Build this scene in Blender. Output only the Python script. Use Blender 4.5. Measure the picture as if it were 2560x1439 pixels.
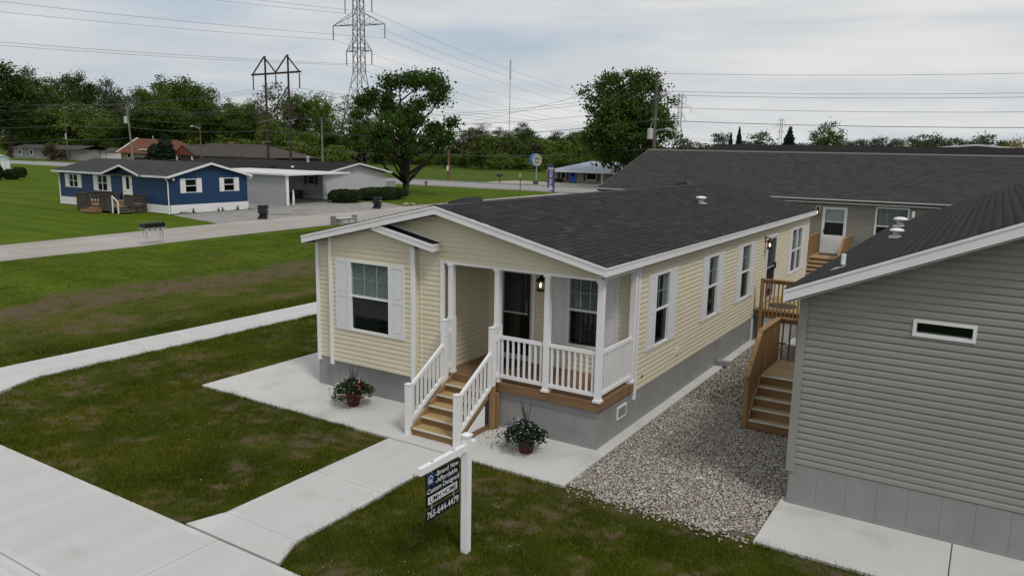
import bpy, math
import numpy as np
from mathutils import Matrix, Vector

for o in list(bpy.data.objects):
    bpy.data.objects.remove(o)
SC = bpy.context.scene
COL = SC.collection
PI = math.pi

# ------------------------------------------------------------------ camera
cam_d = bpy.data.cameras.new('Camera')
cam = bpy.data.objects.new('Camera', cam_d)
COL.objects.link(cam)
yaw, pit, rol = -0.5584, 0.1783, 0.0201
fwd = Vector((math.sin(yaw) * math.cos(pit), math.cos(yaw) * math.cos(pit), -math.sin(pit)))
r0 = Vector((math.cos(yaw), -math.sin(yaw), 0))
u0 = r0.cross(fwd)
rr = math.cos(rol) * r0 + math.sin(rol) * u0
uu = -math.sin(rol) * r0 + math.cos(rol) * u0
M = Matrix((rr, uu, -fwd)).transposed().to_4x4()
M.translation = Vector((5.6055, -11.922, 5.2861))
cam.matrix_world = M
cam_d.sensor_width = 36.0
cam_d.lens = 1916.2 / 2560 * 36
cam_d.clip_start = 0.1
cam_d.clip_end = 6000
SC.camera = cam
CAM = np.array([5.6055, -11.922, 5.2861])

# ------------------------------------------------------------------ sky and sun
SUN_EL, SUN_AZ = math.radians(54), math.radians(62)     # azimuth measured from -Y towards +X
SKY = dict(strength=0.1, cloud=(5.45, 5.7, 5.95), cloud2=(6.75, 6.8, 6.8), blue=(4.2, 4.95, 5.75))
SC.render.engine = 'CYCLES'
vs = SC.view_settings
vs.view_transform = 'Standard'
vs.look = 'None'
vs.exposure = 0.15
vs.gamma = 1.0
vs.use_curve_mapping = False

world = bpy.data.worlds.new('World')
SC.world = world
world.use_nodes = True
nt = world.node_tree
nt.nodes.clear()
N = nt.nodes.new
L = nt.links.new
out = N('ShaderNodeOutputWorld')
bg = N('ShaderNodeBackground')
bg.inputs['Strength'].default_value = SKY['strength']
L(bg.outputs[0], out.inputs[0])
sky = N('ShaderNodeTexSky')
sky.sky_type = 'NISHITA'
sky.sun_disc = False
sky.sun_elevation = SUN_EL
sky.sun_rotation = PI - SUN_AZ
sky.air_density = 1.0
sky.dust_density = 2.0
tc = N('ShaderNodeTexCoord')


def wnoise(scale, detail, stretch, loc=(0, 0, 0)):
    mp = N('ShaderNodeMapping')
    mp.inputs['Scale'].default_value = stretch
    mp.inputs['Location'].default_value = loc
    L(tc.outputs['Generated'], mp.inputs[0])
    n = N('ShaderNodeTexNoise')
    n.inputs['Scale'].default_value = scale
    n.inputs['Detail'].default_value = detail
    n.inputs['Roughness'].default_value = 0.55
    L(mp.outputs[0], n.inputs['Vector'])
    return n.outputs[0]


def wramp(src, p0, p1):
    r = N('ShaderNodeMapRange')
    r.interpolation_type = 'SMOOTHSTEP'
    r.inputs[1].default_value = p0
    r.inputs[2].default_value = p1
    L(src, r.inputs[0])
    return r.outputs[0]


def wmix(f, a, b):
    m = N('ShaderNodeMix')
    m.data_type = 'RGBA'
    if isinstance(f, float):
        m.inputs[0].default_value = f
    else:
        L(f, m.inputs[0])
    for s, v in ((6, a), (7, b)):
        if isinstance(v, tuple):
            m.inputs[s].default_value = v + (1,)
        else:
            L(v, m.inputs[s])
    return m.outputs[2]


# thin blue of the Nishita sky seen through an overcast deck of two cloud layers
blue = wmix(0.75, sky.outputs[0], SKY['blue'])
n1 = wramp(wnoise(1.7, 6, (1, 1, 5.0), (3.1, 0.4, 0.45)), 0.27, 0.50)
n2 = wramp(wnoise(2.3, 6, (1, 1, 8.5), (0.3, 1.7, 2.1)), 0.36, 0.66)
c1 = wmix(n2, SKY['cloud'], SKY['cloud2'])
L(wmix(n1, blue, c1), bg.inputs['Color'])

sun_d = bpy.data.lights.new('Sun', 'SUN')
sun_d.energy = 1.5
sun_d.angle = math.radians(12)
sun_d.color = (1.0, 0.96, 0.9)
sun = bpy.data.objects.new('Sun', sun_d)
COL.objects.link(sun)
sdir = Vector((math.sin(SUN_AZ) * math.cos(SUN_EL), -math.cos(SUN_AZ) * math.cos(SUN_EL), math.sin(SUN_EL)))
sun.rotation_euler = sdir.to_track_quat('Z', 'Y').to_euler()
sun.location = sdir * 60


# ------------------------------------------------------------------ materials
MATS = {}


def mat(name, col, rough=0.6, spec=0.3, col2=None, vscale=4.0, stretch=(1, 1, 1), lo=0.35, hi=0.65, bump=0.0, bscale=60.0,
        metal=0.0, attr=None, objrand=None, emit=None, translucent=0.0, grime=None):
    m = bpy.data.materials.new(name)
    m.use_nodes = True
    t = m.node_tree
    bs = t.nodes['Principled BSDF']
    bs.inputs['Roughness'].default_value = rough
    bs.inputs['Specular IOR Level'].default_value = spec
    bs.inputs['Metallic'].default_value = metal
    cur = None

    def mixc(f, a, b, mode='MIX'):
        x = t.nodes.new('ShaderNodeMix')
        x.data_type = 'RGBA'
        x.blend_type = mode
        if hasattr(f, 'links'):
            t.links.new(f, x.inputs[0])
        else:
            x.inputs[0].default_value = f
        for s, v in ((6, a), (7, b)):
            if hasattr(v, 'links'):
                t.links.new(v, x.inputs[s])
            else:
                x.inputs[s].default_value = tuple(v) + (1,)
        return x.outputs[2]

    def noise(scale, st, detail=4):
        tcn = t.nodes.new('ShaderNodeTexCoord')
        mp = t.nodes.new('ShaderNodeMapping')
        mp.inputs['Scale'].default_value = st
        t.links.new(tcn.outputs['Object'], mp.inputs[0])
        n = t.nodes.new('ShaderNodeTexNoise')
        n.inputs['Scale'].default_value = scale
        n.inputs['Detail'].default_value = detail
        t.links.new(mp.outputs[0], n.inputs['Vector'])
        return n.outputs[0]

    def rng(s, a, b):
        r = t.nodes.new('ShaderNodeMapRange')
        r.inputs[1].default_value = a
        r.inputs[2].default_value = b
        t.links.new(s, r.inputs[0])
        return r.outputs[0]
    base = col
    if col2 is not None:
        base = mixc(rng(noise(vscale, stretch), lo, hi), col, col2)
    if attr:
        name_a, stops = attr
        a = t.nodes.new('ShaderNodeAttribute')
        a.attribute_name = name_a
        rp = t.nodes.new('ShaderNodeValToRGB')
        e = rp.color_ramp.elements
        while len(e) < len(stops):
            e.new(0.5)
        for el, (p, c) in zip(e, stops):
            el.position = p
            el.color = tuple(c) + (1,)
        t.links.new(a.outputs['Fac'], rp.inputs[0])
        base = rp.outputs[0] if col2 is None else mixc(1.0, base, rp.outputs[0], 'MULTIPLY')
    if objrand:
        oi = t.nodes.new('ShaderNodeObjectInfo')
        if objrand[0] >= 0:
            rm = t.nodes.new('ShaderNodeMath')
            rm.operation = 'MULTIPLY'
            rm.inputs[1].default_value = 0.7
            t.links.new(oi.outputs['Random'], rm.inputs[0])
            base = mixc(rm.outputs[0], base, objrand)
    if grime:
        gc, gs, ga, gb = grime
        base = mixc(rng(noise(gs, (1, 1, 1), 6), ga, gb), base, gc)
    if hasattr(base, 'links'):
        t.links.new(base, bs.inputs['Base Color'])
    else:
        bs.inputs['Base Color'].default_value = tuple(base) + (1,)
    if bump:
        b = t.nodes.new('ShaderNodeBump')
        b.inputs['Strength'].default_value = bump
        b.inputs['Distance'].default_value = 0.02
        t.links.new(noise(bscale, stretch, 3), b.inputs['Height'])
        t.links.new(b.outputs[0], bs.inputs['Normal'])
    if emit:
        bs.inputs['Emission Color'].default_value = tuple(emit[0]) + (1,)
        bs.inputs['Emission Strength'].default_value = emit[1]
    if translucent:
        tr = t.nodes.new('ShaderNodeBsdfTranslucent')
        if hasattr(base, 'links'):
            t.links.new(base, tr.inputs[0])
        else:
            tr.inputs[0].default_value = tuple(base) + (1,)
        ms = t.nodes.new('ShaderNodeMixShader')
        ms.inputs[0].default_value = translucent
        t.links.new(bs.outputs[0], ms.inputs[1])
        t.links.new(tr.outputs[0], ms.inputs[2])
        t.links.new(ms.outputs[0], t.nodes['Material Output'].inputs[0])
    MATS[name] = m
    return m


def glass_mat(name, tint):
    m = bpy.data.materials.new(name)
    m.use_nodes = True
    t = m.node_tree
    t.nodes.clear()
    o = t.nodes.new('ShaderNodeOutputMaterial')
    tr = t.nodes.new('ShaderNodeBsdfTransparent')
    tr.inputs[0].default_value = tint + (1,)
    gl = t.nodes.new('ShaderNodeBsdfGlossy')
    gl.inputs['Roughness'].default_value = 0.03
    lw = t.nodes.new('ShaderNodeLayerWeight')
    lw.inputs['Blend'].default_value = 0.5
    pw = t.nodes.new('ShaderNodeMath')
    pw.operation = 'POWER'
    pw.inputs[1].default_value = 5.0
    t.links.new(lw.outputs['Facing'], pw.inputs[0])
    fr = t.nodes.new('ShaderNodeMath')
    fr.operation = 'MULTIPLY_ADD'
    fr.inputs[1].default_value = 0.6
    fr.inputs[2].default_value = 0.035
    t.links.new(pw.outputs[0], fr.inputs[0])
    ms = t.nodes.new('ShaderNodeMixShader')
    t.links.new(fr.outputs[0], ms.inputs[0])
    t.links.new(tr.outputs[0], ms.inputs[1])
    t.links.new(gl.outputs[0], ms.inputs[2])
    t.links.new(ms.outputs[0], o.inputs[0])
    MATS[name] = m


glass_mat('glass', (0.80, 0.85, 0.85))
glass_mat('glass_screen', (0.36, 0.39, 0.40))
mat('cream', (0.655, 0.60, 0.455), 0.5, 0.3, (0.62, 0.565, 0.425), 1.2, objrand=(0.615, 0.56, 0.42))
mat('taupe', (0.285, 0.281, 0.258), 0.55, 0.25, (0.262, 0.258, 0.237), 1.5, objrand=(0.258, 0.254, 0.232), bump=0.08, bscale=90)
mat('taupe_far', (0.24, 0.232, 0.195), 0.55, 0.25)
mat('blue_vinyl', (0.014, 0.048, 0.115), 0.5, 0.25, (0.012, 0.042, 0.100), 1.0)
mat('grey_vinyl', (0.50, 0.50, 0.51), 0.5, 0.3)
mat('steel_sheet', (0.40, 0.41, 0.42), 0.45, 0.4, (0.35, 0.36, 0.37), 3, (6, 6, 0.4))
mat('white', (0.77, 0.77, 0.775), 0.45, 0.35, (0.73, 0.73, 0.735), 2.5)
mat('shutter_white', (0.68, 0.68, 0.70), 0.5, 0.3)
mat('soffit', (0.55, 0.55, 0.55), 0.6)
mat('skirt', (0.275, 0.273, 0.27), 0.7, 0.2, (0.245, 0.243, 0.24), 2.5, bump=0.25, bscale=120, grime=((0.19, 0.185, 0.17), 1.7, 0.58, 0.85))
mat('skirt_white', (0.70, 0.70, 0.70), 0.6)
mat('interior', (0.016, 0.017, 0.018), 0.9, 0.05)
mat('blind', (0.62, 0.64, 0.63), 0.6)
mat('black_metal', (0.012, 0.012, 0.013), 0.45, 0.4)
mat('dark_door', (0.02, 0.022, 0.026), 0.5, 0.3)
mat('bulb', (1, 0.85, 0.6), emit=((1.0, 0.72, 0.38), 3.5))
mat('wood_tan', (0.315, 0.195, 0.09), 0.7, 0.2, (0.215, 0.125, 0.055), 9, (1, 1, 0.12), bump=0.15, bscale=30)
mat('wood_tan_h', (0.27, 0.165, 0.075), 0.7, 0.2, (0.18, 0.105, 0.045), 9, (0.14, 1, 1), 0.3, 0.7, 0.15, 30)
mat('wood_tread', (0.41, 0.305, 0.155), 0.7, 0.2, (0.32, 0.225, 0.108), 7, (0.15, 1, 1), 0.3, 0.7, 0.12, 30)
mat('wood_porch', (0.235, 0.142, 0.076), 0.6, 0.25, (0.165, 0.092, 0.047), 9, (0.15, 1, 1), 0.3, 0.7, 0.15, 30)
mat('wood_old', (0.105, 0.09, 0.075), 0.85, 0.1, (0.06, 0.05, 0.042), 8, (1, 1, 0.2))
mat('wood_redbrown', (0.20, 0.11, 0.06), 0.8, 0.1, (0.26, 0.17, 0.10), 6)
mat('wood_grey', (0.22, 0.21, 0.19), 0.85, 0.1, (0.16, 0.15, 0.135), 6, (1, 1, 0.1))
mat('nosing', (0.58, 0.58, 0.56), 0.4, 0.4)
mat('pole_wood', (0.13, 0.11, 0.09), 0.9, 0.1, (0.09, 0.075, 0.06), 3, (1, 1, 0.1))
mat('pole_dark', (0.055, 0.038, 0.030), 0.9, 0.1)
mat('pole_red', (0.17, 0.09, 0.05), 0.9, 0.1)
mat('steel', (0.20, 0.20, 0.205), 0.55, 0.4, metal=0.4)
mat('steel_dark', (0.06, 0.06, 0.065), 0.6, 0.3)
mat('galv', (0.42, 0.43, 0.44), 0.5, 0.4)
mat('wire', (0.10, 0.10, 0.105), 0.6)
mat('concrete', (0.53, 0.525, 0.505), 0.85, 0.15, (0.485, 0.48, 0.46), 1.4, (1, 1, 1), 0.3, 0.7, 0.12, 140, grime=((0.31, 0.295, 0.25), 0.9, 0.54, 0.84))
mat('concrete_new', (0.53, 0.527, 0.515), 0.85, 0.15, (0.475, 0.472, 0.462), 0.9, (1.6, 0.5, 1), 0.32, 0.68, 0.10, 160, grime=((0.40, 0.395, 0.37), 1.3, 0.58, 0.90))
mat('concrete_broom', (0.508, 0.506, 0.496), 0.9, 0.12, (0.470, 0.467, 0.457), 1.1, (2.2, 0.35, 1), 0.32, 0.68, 0.3, 60, grime=((0.375, 0.37, 0.35), 1.6, 0.60, 0.90))
mat('concrete_old', (0.375, 0.35, 0.32), 0.9, 0.1, (0.30, 0.275, 0.25), 0.5, (1, 0.25, 1), 0.35, 0.65, objrand=(0.33, 0.305, 0.28), grime=((0.42, 0.40, 0.37), 0.3, 0.5, 0.8))
mat('asphalt', (0.30, 0.295, 0.29), 0.9, 0.1, (0.26, 0.255, 0.25), 0.25, (0.3, 1, 1))
mat('gravel_drive', (0.225, 0.215, 0.20), 0.95, 0.05, (0.32, 0.31, 0.295), 2.5, (1, 0.5, 1), 0.35, 0.65, 0.6, 18, grime=((0.17, 0.155, 0.13), 0.35, 0.52, 0.75))
mat('bed', (0.12, 0.105, 0.09), 0.95, 0.05)
mat('pebble', (1, 1, 1), 0.75, 0.25, attr=('rnd', [(0, (0.10, 0.10, 0.10)), (0.16, (0.20, 0.19, 0.175)), (0.32, (0.36, 0.30, 0.235)), (0.46, (0.44, 0.41, 0.355)), (0.58, (0.26, 0.19, 0.14)), (0.72, (0.54, 0.495, 0.42)), (0.86, (0.29, 0.285, 0.275)), (1.0, (0.64, 0.62, 0.57))]))
SHA = [(0, (0.026, 0.026, 0.028)), (0.5, (0.036, 0.036, 0.038)), (0.8, (0.042, 0.042, 0.043)), (1, (0.055, 0.055, 0.055))]
mat('shingle_black', (1, 1, 1), 0.9, 0.15, (0.86, 0.86, 0.86), 70, attr=('rnd', SHA), bump=0.3, bscale=300)
mat('shingle_brown', (1, 1, 1), 0.9, 0.15, (0.85, 0.85, 0.85), 50, attr=('rnd', [(0, (0.046, 0.043, 0.043)), (0.5, (0.058, 0.055, 0.054)), (1, (0.074, 0.070, 0.068))]))
mat('roof_dark', (0.040, 0.040, 0.044), 0.9, 0.1, (0.055, 0.054, 0.056), 2.2, (1, 1, 1), bump=0.3, bscale=20)
mat('roof_blackbrown', (0.016, 0.014, 0.014), 0.9, 0.1, (0.023, 0.021, 0.020), 4)
mat('ridge_light', (0.15, 0.14, 0.135), 0.9, 0.1)
mat('roof_red', (0.155, 0.068, 0.042), 0.85, 0.1, (0.12, 0.055, 0.035), 1.5)
mat('roof_brown', (0.075, 0.066, 0.060), 0.9, 0.1, (0.055, 0.05, 0.046), 0.8)
mat('roof_metal', (0.30, 0.34, 0.41), 0.5, 0.3, (0.25, 0.29, 0.36), 1, (3, 0.3, 1))
mat('roof_white', (0.66, 0.66, 0.66), 0.5, 0.3, (0.54, 0.54, 0.52), 0.7, (0.3, 1.5, 1))
mat('wall_tan', (0.30, 0.26, 0.20), 0.8, 0.1)
mat('wall_brick', (0.17, 0.125, 0.10), 0.85, 0.1, (0.13, 0.095, 0.08), 6)
mat('wall_grey', (0.24, 0.25, 0.23), 0.8, 0.1)
mat('wall_red', (0.17, 0.05, 0.04), 0.8, 0.1)
mat('door_blue', (0.03, 0.12, 0.50), 0.5, 0.3)
mat('terracotta', (0.085, 0.024, 0.015), 0.7, 0.2, (0.062, 0.018, 0.012), 8)
mat('bark', (0.035, 0.028, 0.022), 0.95, 0.05, (0.055, 0.045, 0.036), 5, (1, 1, 0.3))
mat('bark_pale', (0.11, 0.095, 0.08), 0.95, 0.05)
mat('bin_plastic', (0.012, 0.013, 0.015), 0.5, 0.35)
mat('bin_lid', (0.02, 0.022, 0.035), 0.4, 0.4)
mat('cabinet', (0.27, 0.28, 0.29), 0.5, 0.3)
mat('sign_black', (0.007, 0.009, 0.011), 0.45, 0.25)
mat('sign_white', (0.62, 0.63, 0.66), 0.5, 0.3)
mat('sign_blue', (0.015, 0.045, 0.16), 0.5, 0.3)
mat('flag_purple', (0.085, 0.06, 0.20), 0.7, 0.1)
mat('flag_print', (0.55, 0.53, 0.60), 0.7, 0.1)
mat('disc_cream', (0.46, 0.43, 0.33), 0.5, 0.3)
mat('disc_blue', (0.02, 0.17, 0.48), 0.5, 0.3)
mat('disc_yellow', (0.42, 0.36, 0.10), 0.5, 0.3)
mat('hydrant_red', (0.20, 0.03, 0.025), 0.5, 0.3)
mat('shed_mint', (0.42, 0.52, 0.50), 0.6)
mat('shed_blue', (0.16, 0.27, 0.34), 0.6)
mat('rock', (0.33, 0.29, 0.23), 0.9, 0.1, (0.22, 0.19, 0.15), 4)
mat('car_paint', (0.07, 0.085, 0.11), 0.3, 0.5)


def leafmat(name, a, b, c, tr=0.25):
    mat(name, (1, 1, 1), 0.6, 0.2, attr=('rnd', [(0, a), (0.55, b), (1, c)]), translucent=tr, objrand=(-1, 0, 0))


leafmat('leaf_maple', (0.023, 0.048, 0.006), (0.041, 0.081, 0.010), (0.074, 0.128, 0.014))
leafmat('leaf_ash', (0.029, 0.058, 0.009), (0.056, 0.101, 0.015), (0.099, 0.155, 0.026))
leafmat('leaf_dark', (0.021, 0.040, 0.005), (0.038, 0.070, 0.007), (0.066, 0.108, 0.010))
leafmat('leaf_mid', (0.038, 0.066, 0.006), (0.071, 0.111, 0.010), (0.119, 0.170, 0.016))
leafmat('leaf_light', (0.061, 0.101, 0.012), (0.105, 0.154, 0.020), (0.159, 0.211, 0.028))
leafmat('leaf_olive', (0.048, 0.062, 0.026), (0.075, 0.092, 0.038), (0.11, 0.125, 0.055))
leafmat('leaf_far', (0.048, 0.070, 0.033), (0.074, 0.102, 0.046), (0.114, 0.144, 0.066))
leafmat('leaf_yellow', (0.13, 0.12, 0.018), (0.22, 0.19, 0.025), (0.30, 0.26, 0.04))
leafmat('leaf_conifer', (0.008, 0.018, 0.010), (0.014, 0.028, 0.015), (0.022, 0.040, 0.020), 0.1)
leafmat('leaf_yew', (0.010, 0.022, 0.004), (0.022, 0.042, 0.007), (0.046, 0.080, 0.012), 0.1)
leafmat('leaf_brown', (0.05, 0.038, 0.018), (0.07, 0.055, 0.024), (0.09, 0.075, 0.03))
leafmat('leaf_pot', (0.008, 0.018, 0.006), (0.018, 0.036, 0.010), (0.040, 0.068, 0.02), 0.15)
leafmat('leaf_trail', (0.06, 0.07, 0.03), (0.10, 0.115, 0.055), (0.17, 0.18, 0.10))
leafmat('leaf_spike', (0.030, 0.040, 0.030), (0.045, 0.055, 0.04), (0.06, 0.07, 0.05))
mat('flower_red', (0.22, 0.018, 0.02), 0.6)
mat('flower_white', (0.72, 0.72, 0.74), 0.6)
mat('flower_violet', (0.045, 0.03, 0.10), 0.6)
leafmat('grass', (0.037, 0.058, 0.002), (0.080, 0.111, 0.003), (0.241, 0.185, 0.020), 0.3)


# ------------------------------------------------------------------ mesh helpers
def root_of(o):
    while o.parent:
        o = o.parent
    return o


def tag(o, label=None, cat=None, group=None, kind=None):
    for k, v in (('label', label), ('category', cat), ('group', group), ('kind', kind)):
        if v:
            o[k] = v
    return o


def thing(name, label, cat, loc=(0, 0, 0), group=None):
    o = bpy.data.objects.new(name, None)
    o.empty_display_size = 0.2
    COL.objects.link(o)
    o.location = loc
    return tag(o, label, cat, group)


def link(name, me, parent=None):
    o = bpy.data.objects.new(name, me)
    COL.objects.link(o)
    if parent:
        o.parent = parent
    return o


def npmesh(name, V, F, m, smooth=False, attrs=None):
    """V (n,3), F (m,k) arrays with the same number of corners per face"""
    V = np.asarray(V, np.float32)
    F = np.asarray(F, np.int32)
    me = bpy.data.meshes.new(name)
    k = F.shape[1]
    me.vertices.add(len(V))
    me.vertices.foreach_set('co', V.ravel())
    me.loops.add(F.size)
    me.loops.foreach_set('vertex_index', F.ravel())
    me.polygons.add(len(F))
    me.polygons.foreach_set('loop_start', np.arange(0, F.size, k, dtype=np.int32))
    if smooth:
        me.polygons.foreach_set('use_smooth', np.ones(len(F), bool))
    for an, av in (attrs or {}).items():
        at = me.attributes.new(an, 'FLOAT', 'POINT')
        at.data.foreach_set('value', np.asarray(av, np.float32))
    me.materials.append(MATS[m] if isinstance(m, str) else m)
    me.update()
    return me


class MB:
    def __init__(s):
        s.v = []
        s.f = []

    def add(s, vs, fs):
        b = len(s.v)
        s.v += [tuple(p) for p in vs]
        s.f += [tuple(i + b for i in f) for f in fs]
        return s

    BF = [(0, 3, 2, 1), (4, 5, 6, 7), (0, 1, 5, 4), (1, 2, 6, 5), (2, 3, 7, 6), (3, 0, 4, 7)]

    def box(s, x0, x1, y0, y1, z0, z1):
        return s.add([(x0, y0, z0), (x1, y0, z0), (x1, y1, z0), (x0, y1, z0), (x0, y0, z1), (x1, y0, z1), (x1, y1, z1), (x0, y1, z1)], MB.BF)

    def pb(s, F, a0, a1, n0, n1, z0, z1):
        """box in a wall frame F=(origin, along, outward)"""
        o, u, n = (np.array(q, float) for q in F)
        P = lambda a, b, z: o + u * a + n * b + np.array((0, 0, z))
        return s.add([P(a0, n0, z0), P(a1, n0, z0), P(a1, n1, z0), P(a0, n1, z0), P(a0, n0, z1), P(a1, n0, z1), P(a1, n1, z1), P(a0, n1, z1)], MB.BF)

    def bar(s, p, q, w, h=None, up=(0, 0, 1)):
        """square bar from p to q"""
        h = h or w
        p, q = Vector(p), Vector(q)
        d = (q - p).normalized()
        upv = Vector(up)
        if abs(d.dot(upv)) > 0.98:
            upv = Vector((0, 1, 0))
        a = d.cross(upv).normalized() * (w / 2)
        b = a.cross(d).normalized() * (h / 2)
        return s.add([p - a - b, p + a - b, p + a + b, p - a + b, q - a - b, q + a - b, q + a + b, q - a + b], MB.BF)

    def tube(s, pts, rad, n=8, cap=True):
        pts = [Vector(p) for p in pts]
        if not hasattr(rad, '__len__'):
            rad = [rad] * len(pts)
        rings = []
        for i, p in enumerate(pts):
            d = (pts[min(i + 1, len(pts) - 1)] - pts[max(i - 1, 0)])
            d = d.normalized() if d.length > 1e-9 else Vector((0, 0, 1))
            up = Vector((0, 0, 1)) if abs(d.z) < 0.9 else Vector((1, 0, 0))
            a = d.cross(up).normalized()
            b = a.cross(d)
            rings.append([p + (a * math.cos(2 * PI * k / n) + b * math.sin(2 * PI * k / n)) * rad[i] for k in range(n)])
        vs = [v for r in rings for v in r]
        fs = []
        for i in range(len(pts) - 1):
            for k in range(n):
                k2 = (k + 1) % n
                fs.append((i * n + k, i * n + k2, (i + 1) * n + k2, (i + 1) * n + k))
        if cap:
            fs.append(tuple(range(n)))
            fs.append(tuple((len(pts) - 1) * n + k for k in range(n)))
        return s.add(vs, fs)

    def lathe(s, c, prof, n=16):
        return s.tube([(c[0], c[1], c[2] + z) for r, z in prof], [max(r, 1e-4) for r, z in prof], n) if False else s._lathe(c, prof, n)

    def _lathe(s, c, prof, n):
        vs, fs = [], []
        for r, z in prof:
            for k in range(n):
                vs.append((c[0] + r * math.cos(2 * PI * k / n), c[1] + r * math.sin(2 * PI * k / n), c[2] + z))
        for i in range(len(prof) - 1):
            for k in range(n):
                k2 = (k + 1) % n
                fs.append((i * n + k, i * n + k2, (i + 1) * n + k2, (i + 1) * n + k))
        fs.append(tuple(range(n)))
        fs.append(tuple((len(prof) - 1) * n + k for k in range(n)))
        return s.add(vs, fs)

    def prism(s, poly, F, n0, n1):
        """polygon of (along, z) in wall frame F, thick from n0 to n1"""
        o, u, n = (np.array(q, float) for q in F)
        k = len(poly)
        P = lambda a, b, z: o + u * a + n * b + np.array((0, 0, z))
        vs = [P(a, n0, z) for a, z in poly] + [P(a, n1, z) for a, z in poly]
        fs = [tuple(range(k)), tuple(range(k, 2 * k))] + [(i, (i + 1) % k, k + (i + 1) % k, k + i) for i in range(k)]
        return s.add(vs, fs)

    def build(s, name, m, parent=None, smooth=False):
        off = root_of(parent).location if parent else Vector((0, 0, 0))
        me = bpy.data.meshes.new(name)
        me.from_pydata([(v[0] - off.x, v[1] - off.y, v[2] - off.z) for v in s.v], [], s.f)
        if smooth:
            me.polygons.foreach_set('use_smooth', np.ones(len(s.f), bool))
        me.materials.append(MATS[m])
        me.update()
        return link(name, me, parent)


def copy_tree(o, parent=None):
    c = o.copy()
    COL.objects.link(c)
    c.parent = parent
    for ch in list(o.children):
        copy_tree(ch, c)
    return c


def text(body, size, F, a, z, n, m, parent, align='LEFT', mirror=False, rot=0.0, weight=0.0, name='lettering', fit=None):
    cu = bpy.data.curves.new('t', 'FONT')
    cu.body = body
    cu.size = size
    cu.align_x = align
    cu.extrude = 0.0008
    cu.offset = weight
    ob = bpy.data.objects.new('t', cu)
    COL.objects.link(ob)
    dg = bpy.context.evaluated_depsgraph_get()
    me = bpy.data.meshes.new_from_object(ob.evaluated_get(dg))
    bpy.data.objects.remove(ob)
    xs_ = [v.co.x for v in me.vertices]
    kx = fit / (max(xs_) - min(xs_)) if fit else 1.0
    o, u, nn = (np.array(q, float) for q in F)
    off = root_of(parent).location
    ca, sa = math.cos(rot), math.sin(rot)
    for v in me.vertices:
        x, y = v.co.x * kx, v.co.y
        if mirror:
            x = -x
        x, y = x * ca - y * sa, x * sa + y * ca
        p = o + u * (a + x) + nn * (n + v.co.z) + np.array((0, 0, z + y))
        v.co = (p[0] - off.x, p[1] - off.y, p[2] - off.z)
    me.materials.clear()
    me.materials.append(MATS[m])
    return link(name, me, parent)


# ------------------------------------------------------------------ noise in numpy
def vnoise(x, y, seed):
    def h(i, j):
        n = (i.astype(np.int64) * 374761393 + j.astype(np.int64) * 668265263 + seed * 974634533) & 0xffffffff
        n = ((n ^ (n >> 13)) * 1274126177) & 0xffffffff
        return ((n ^ (n >> 16)) & 0xffff) / 65535.0
    xi, yi = np.floor(x), np.floor(y)
    fx, fy = x - xi, y - yi
    fx, fy = fx * fx * (3 - 2 * fx), fy * fy * (3 - 2 * fy)
    a, b, c, d = h(xi, yi), h(xi + 1, yi), h(xi, yi + 1), h(xi + 1, yi + 1)
    return (a * (1 - fx) + b * fx) * (1 - fy) + (c * (1 - fx) + d * fx) * fy


def fbm(x, y, seed, oct=4):
    s, a, t = 0, 0.5, 0
    for k in range(oct):
        s = s + a * vnoise(x * 2 ** k, y * 2 ** k, seed + k)
        t += a
        a *= 0.5
    return s / t


def sstep(x, a, b):
    t = np.clip((x - a) / (b - a), 0, 1)
    return t * t * (3 - 2 * t)


# ------------------------------------------------------------------ ground
def lawn_masks(x, y):
    f = fbm(x * 0.9, y * 0.9, 3)
    g = fbm(x * 2.6, y * 2.6, 11)
    front = sstep(x, -13.0, -11.5)                                # thin new lawn round the cream house
    tear = fbm(x * 8.0, y * 8.0, 17, 3)
    dirt = front * sstep(0.42 * f + 0.33 * g + 0.25 * tear, 0.495, 0.64) * (0.30 + 0.62 * sstep(tear, 0.35, 0.65))
    edge = front * sstep(y, -2.3, -1.7) * (1 - sstep(y, -1.5, -1.4)) * 0.4 * sstep(g, 0.3, 0.6)
    dirt = np.maximum(dirt, edge)
    wob = (fbm(x * 0.25, y * 0.25, 5) - 0.5) * 3.0
    d = np.abs(x + 20.0 - wob)
    strip = (1 - sstep(d, 1.0, 1.9)) * sstep(g, 0.22, 0.5) * (1 - sstep(y, 18, 24))
    olive = sstep(x, -19.5, -18.0) * (1 - sstep(x, -15.6, -14.6)) * (0.35 + 0.65 * sstep(f, 0.35, 0.6))
    strip2 = olive * sstep(f * 0.5 + g * 0.5, 0.52, 0.62) * 0.65
    dirt = np.maximum(np.maximum(dirt, strip * (0.70 + 0.3 * sstep(tear, 0.3, 0.6))), strip2)
    mid = (1 - sstep(x, -22, -20.5)) * sstep(x, -32, -31) * sstep(f, 0.5, 0.7) * 0.5
    dry = np.clip(np.maximum(olive * 0.75, mid) + front * 0.16 * sstep(f, 0.35, 0.65), 0, 1)
    return dirt, dry


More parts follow.
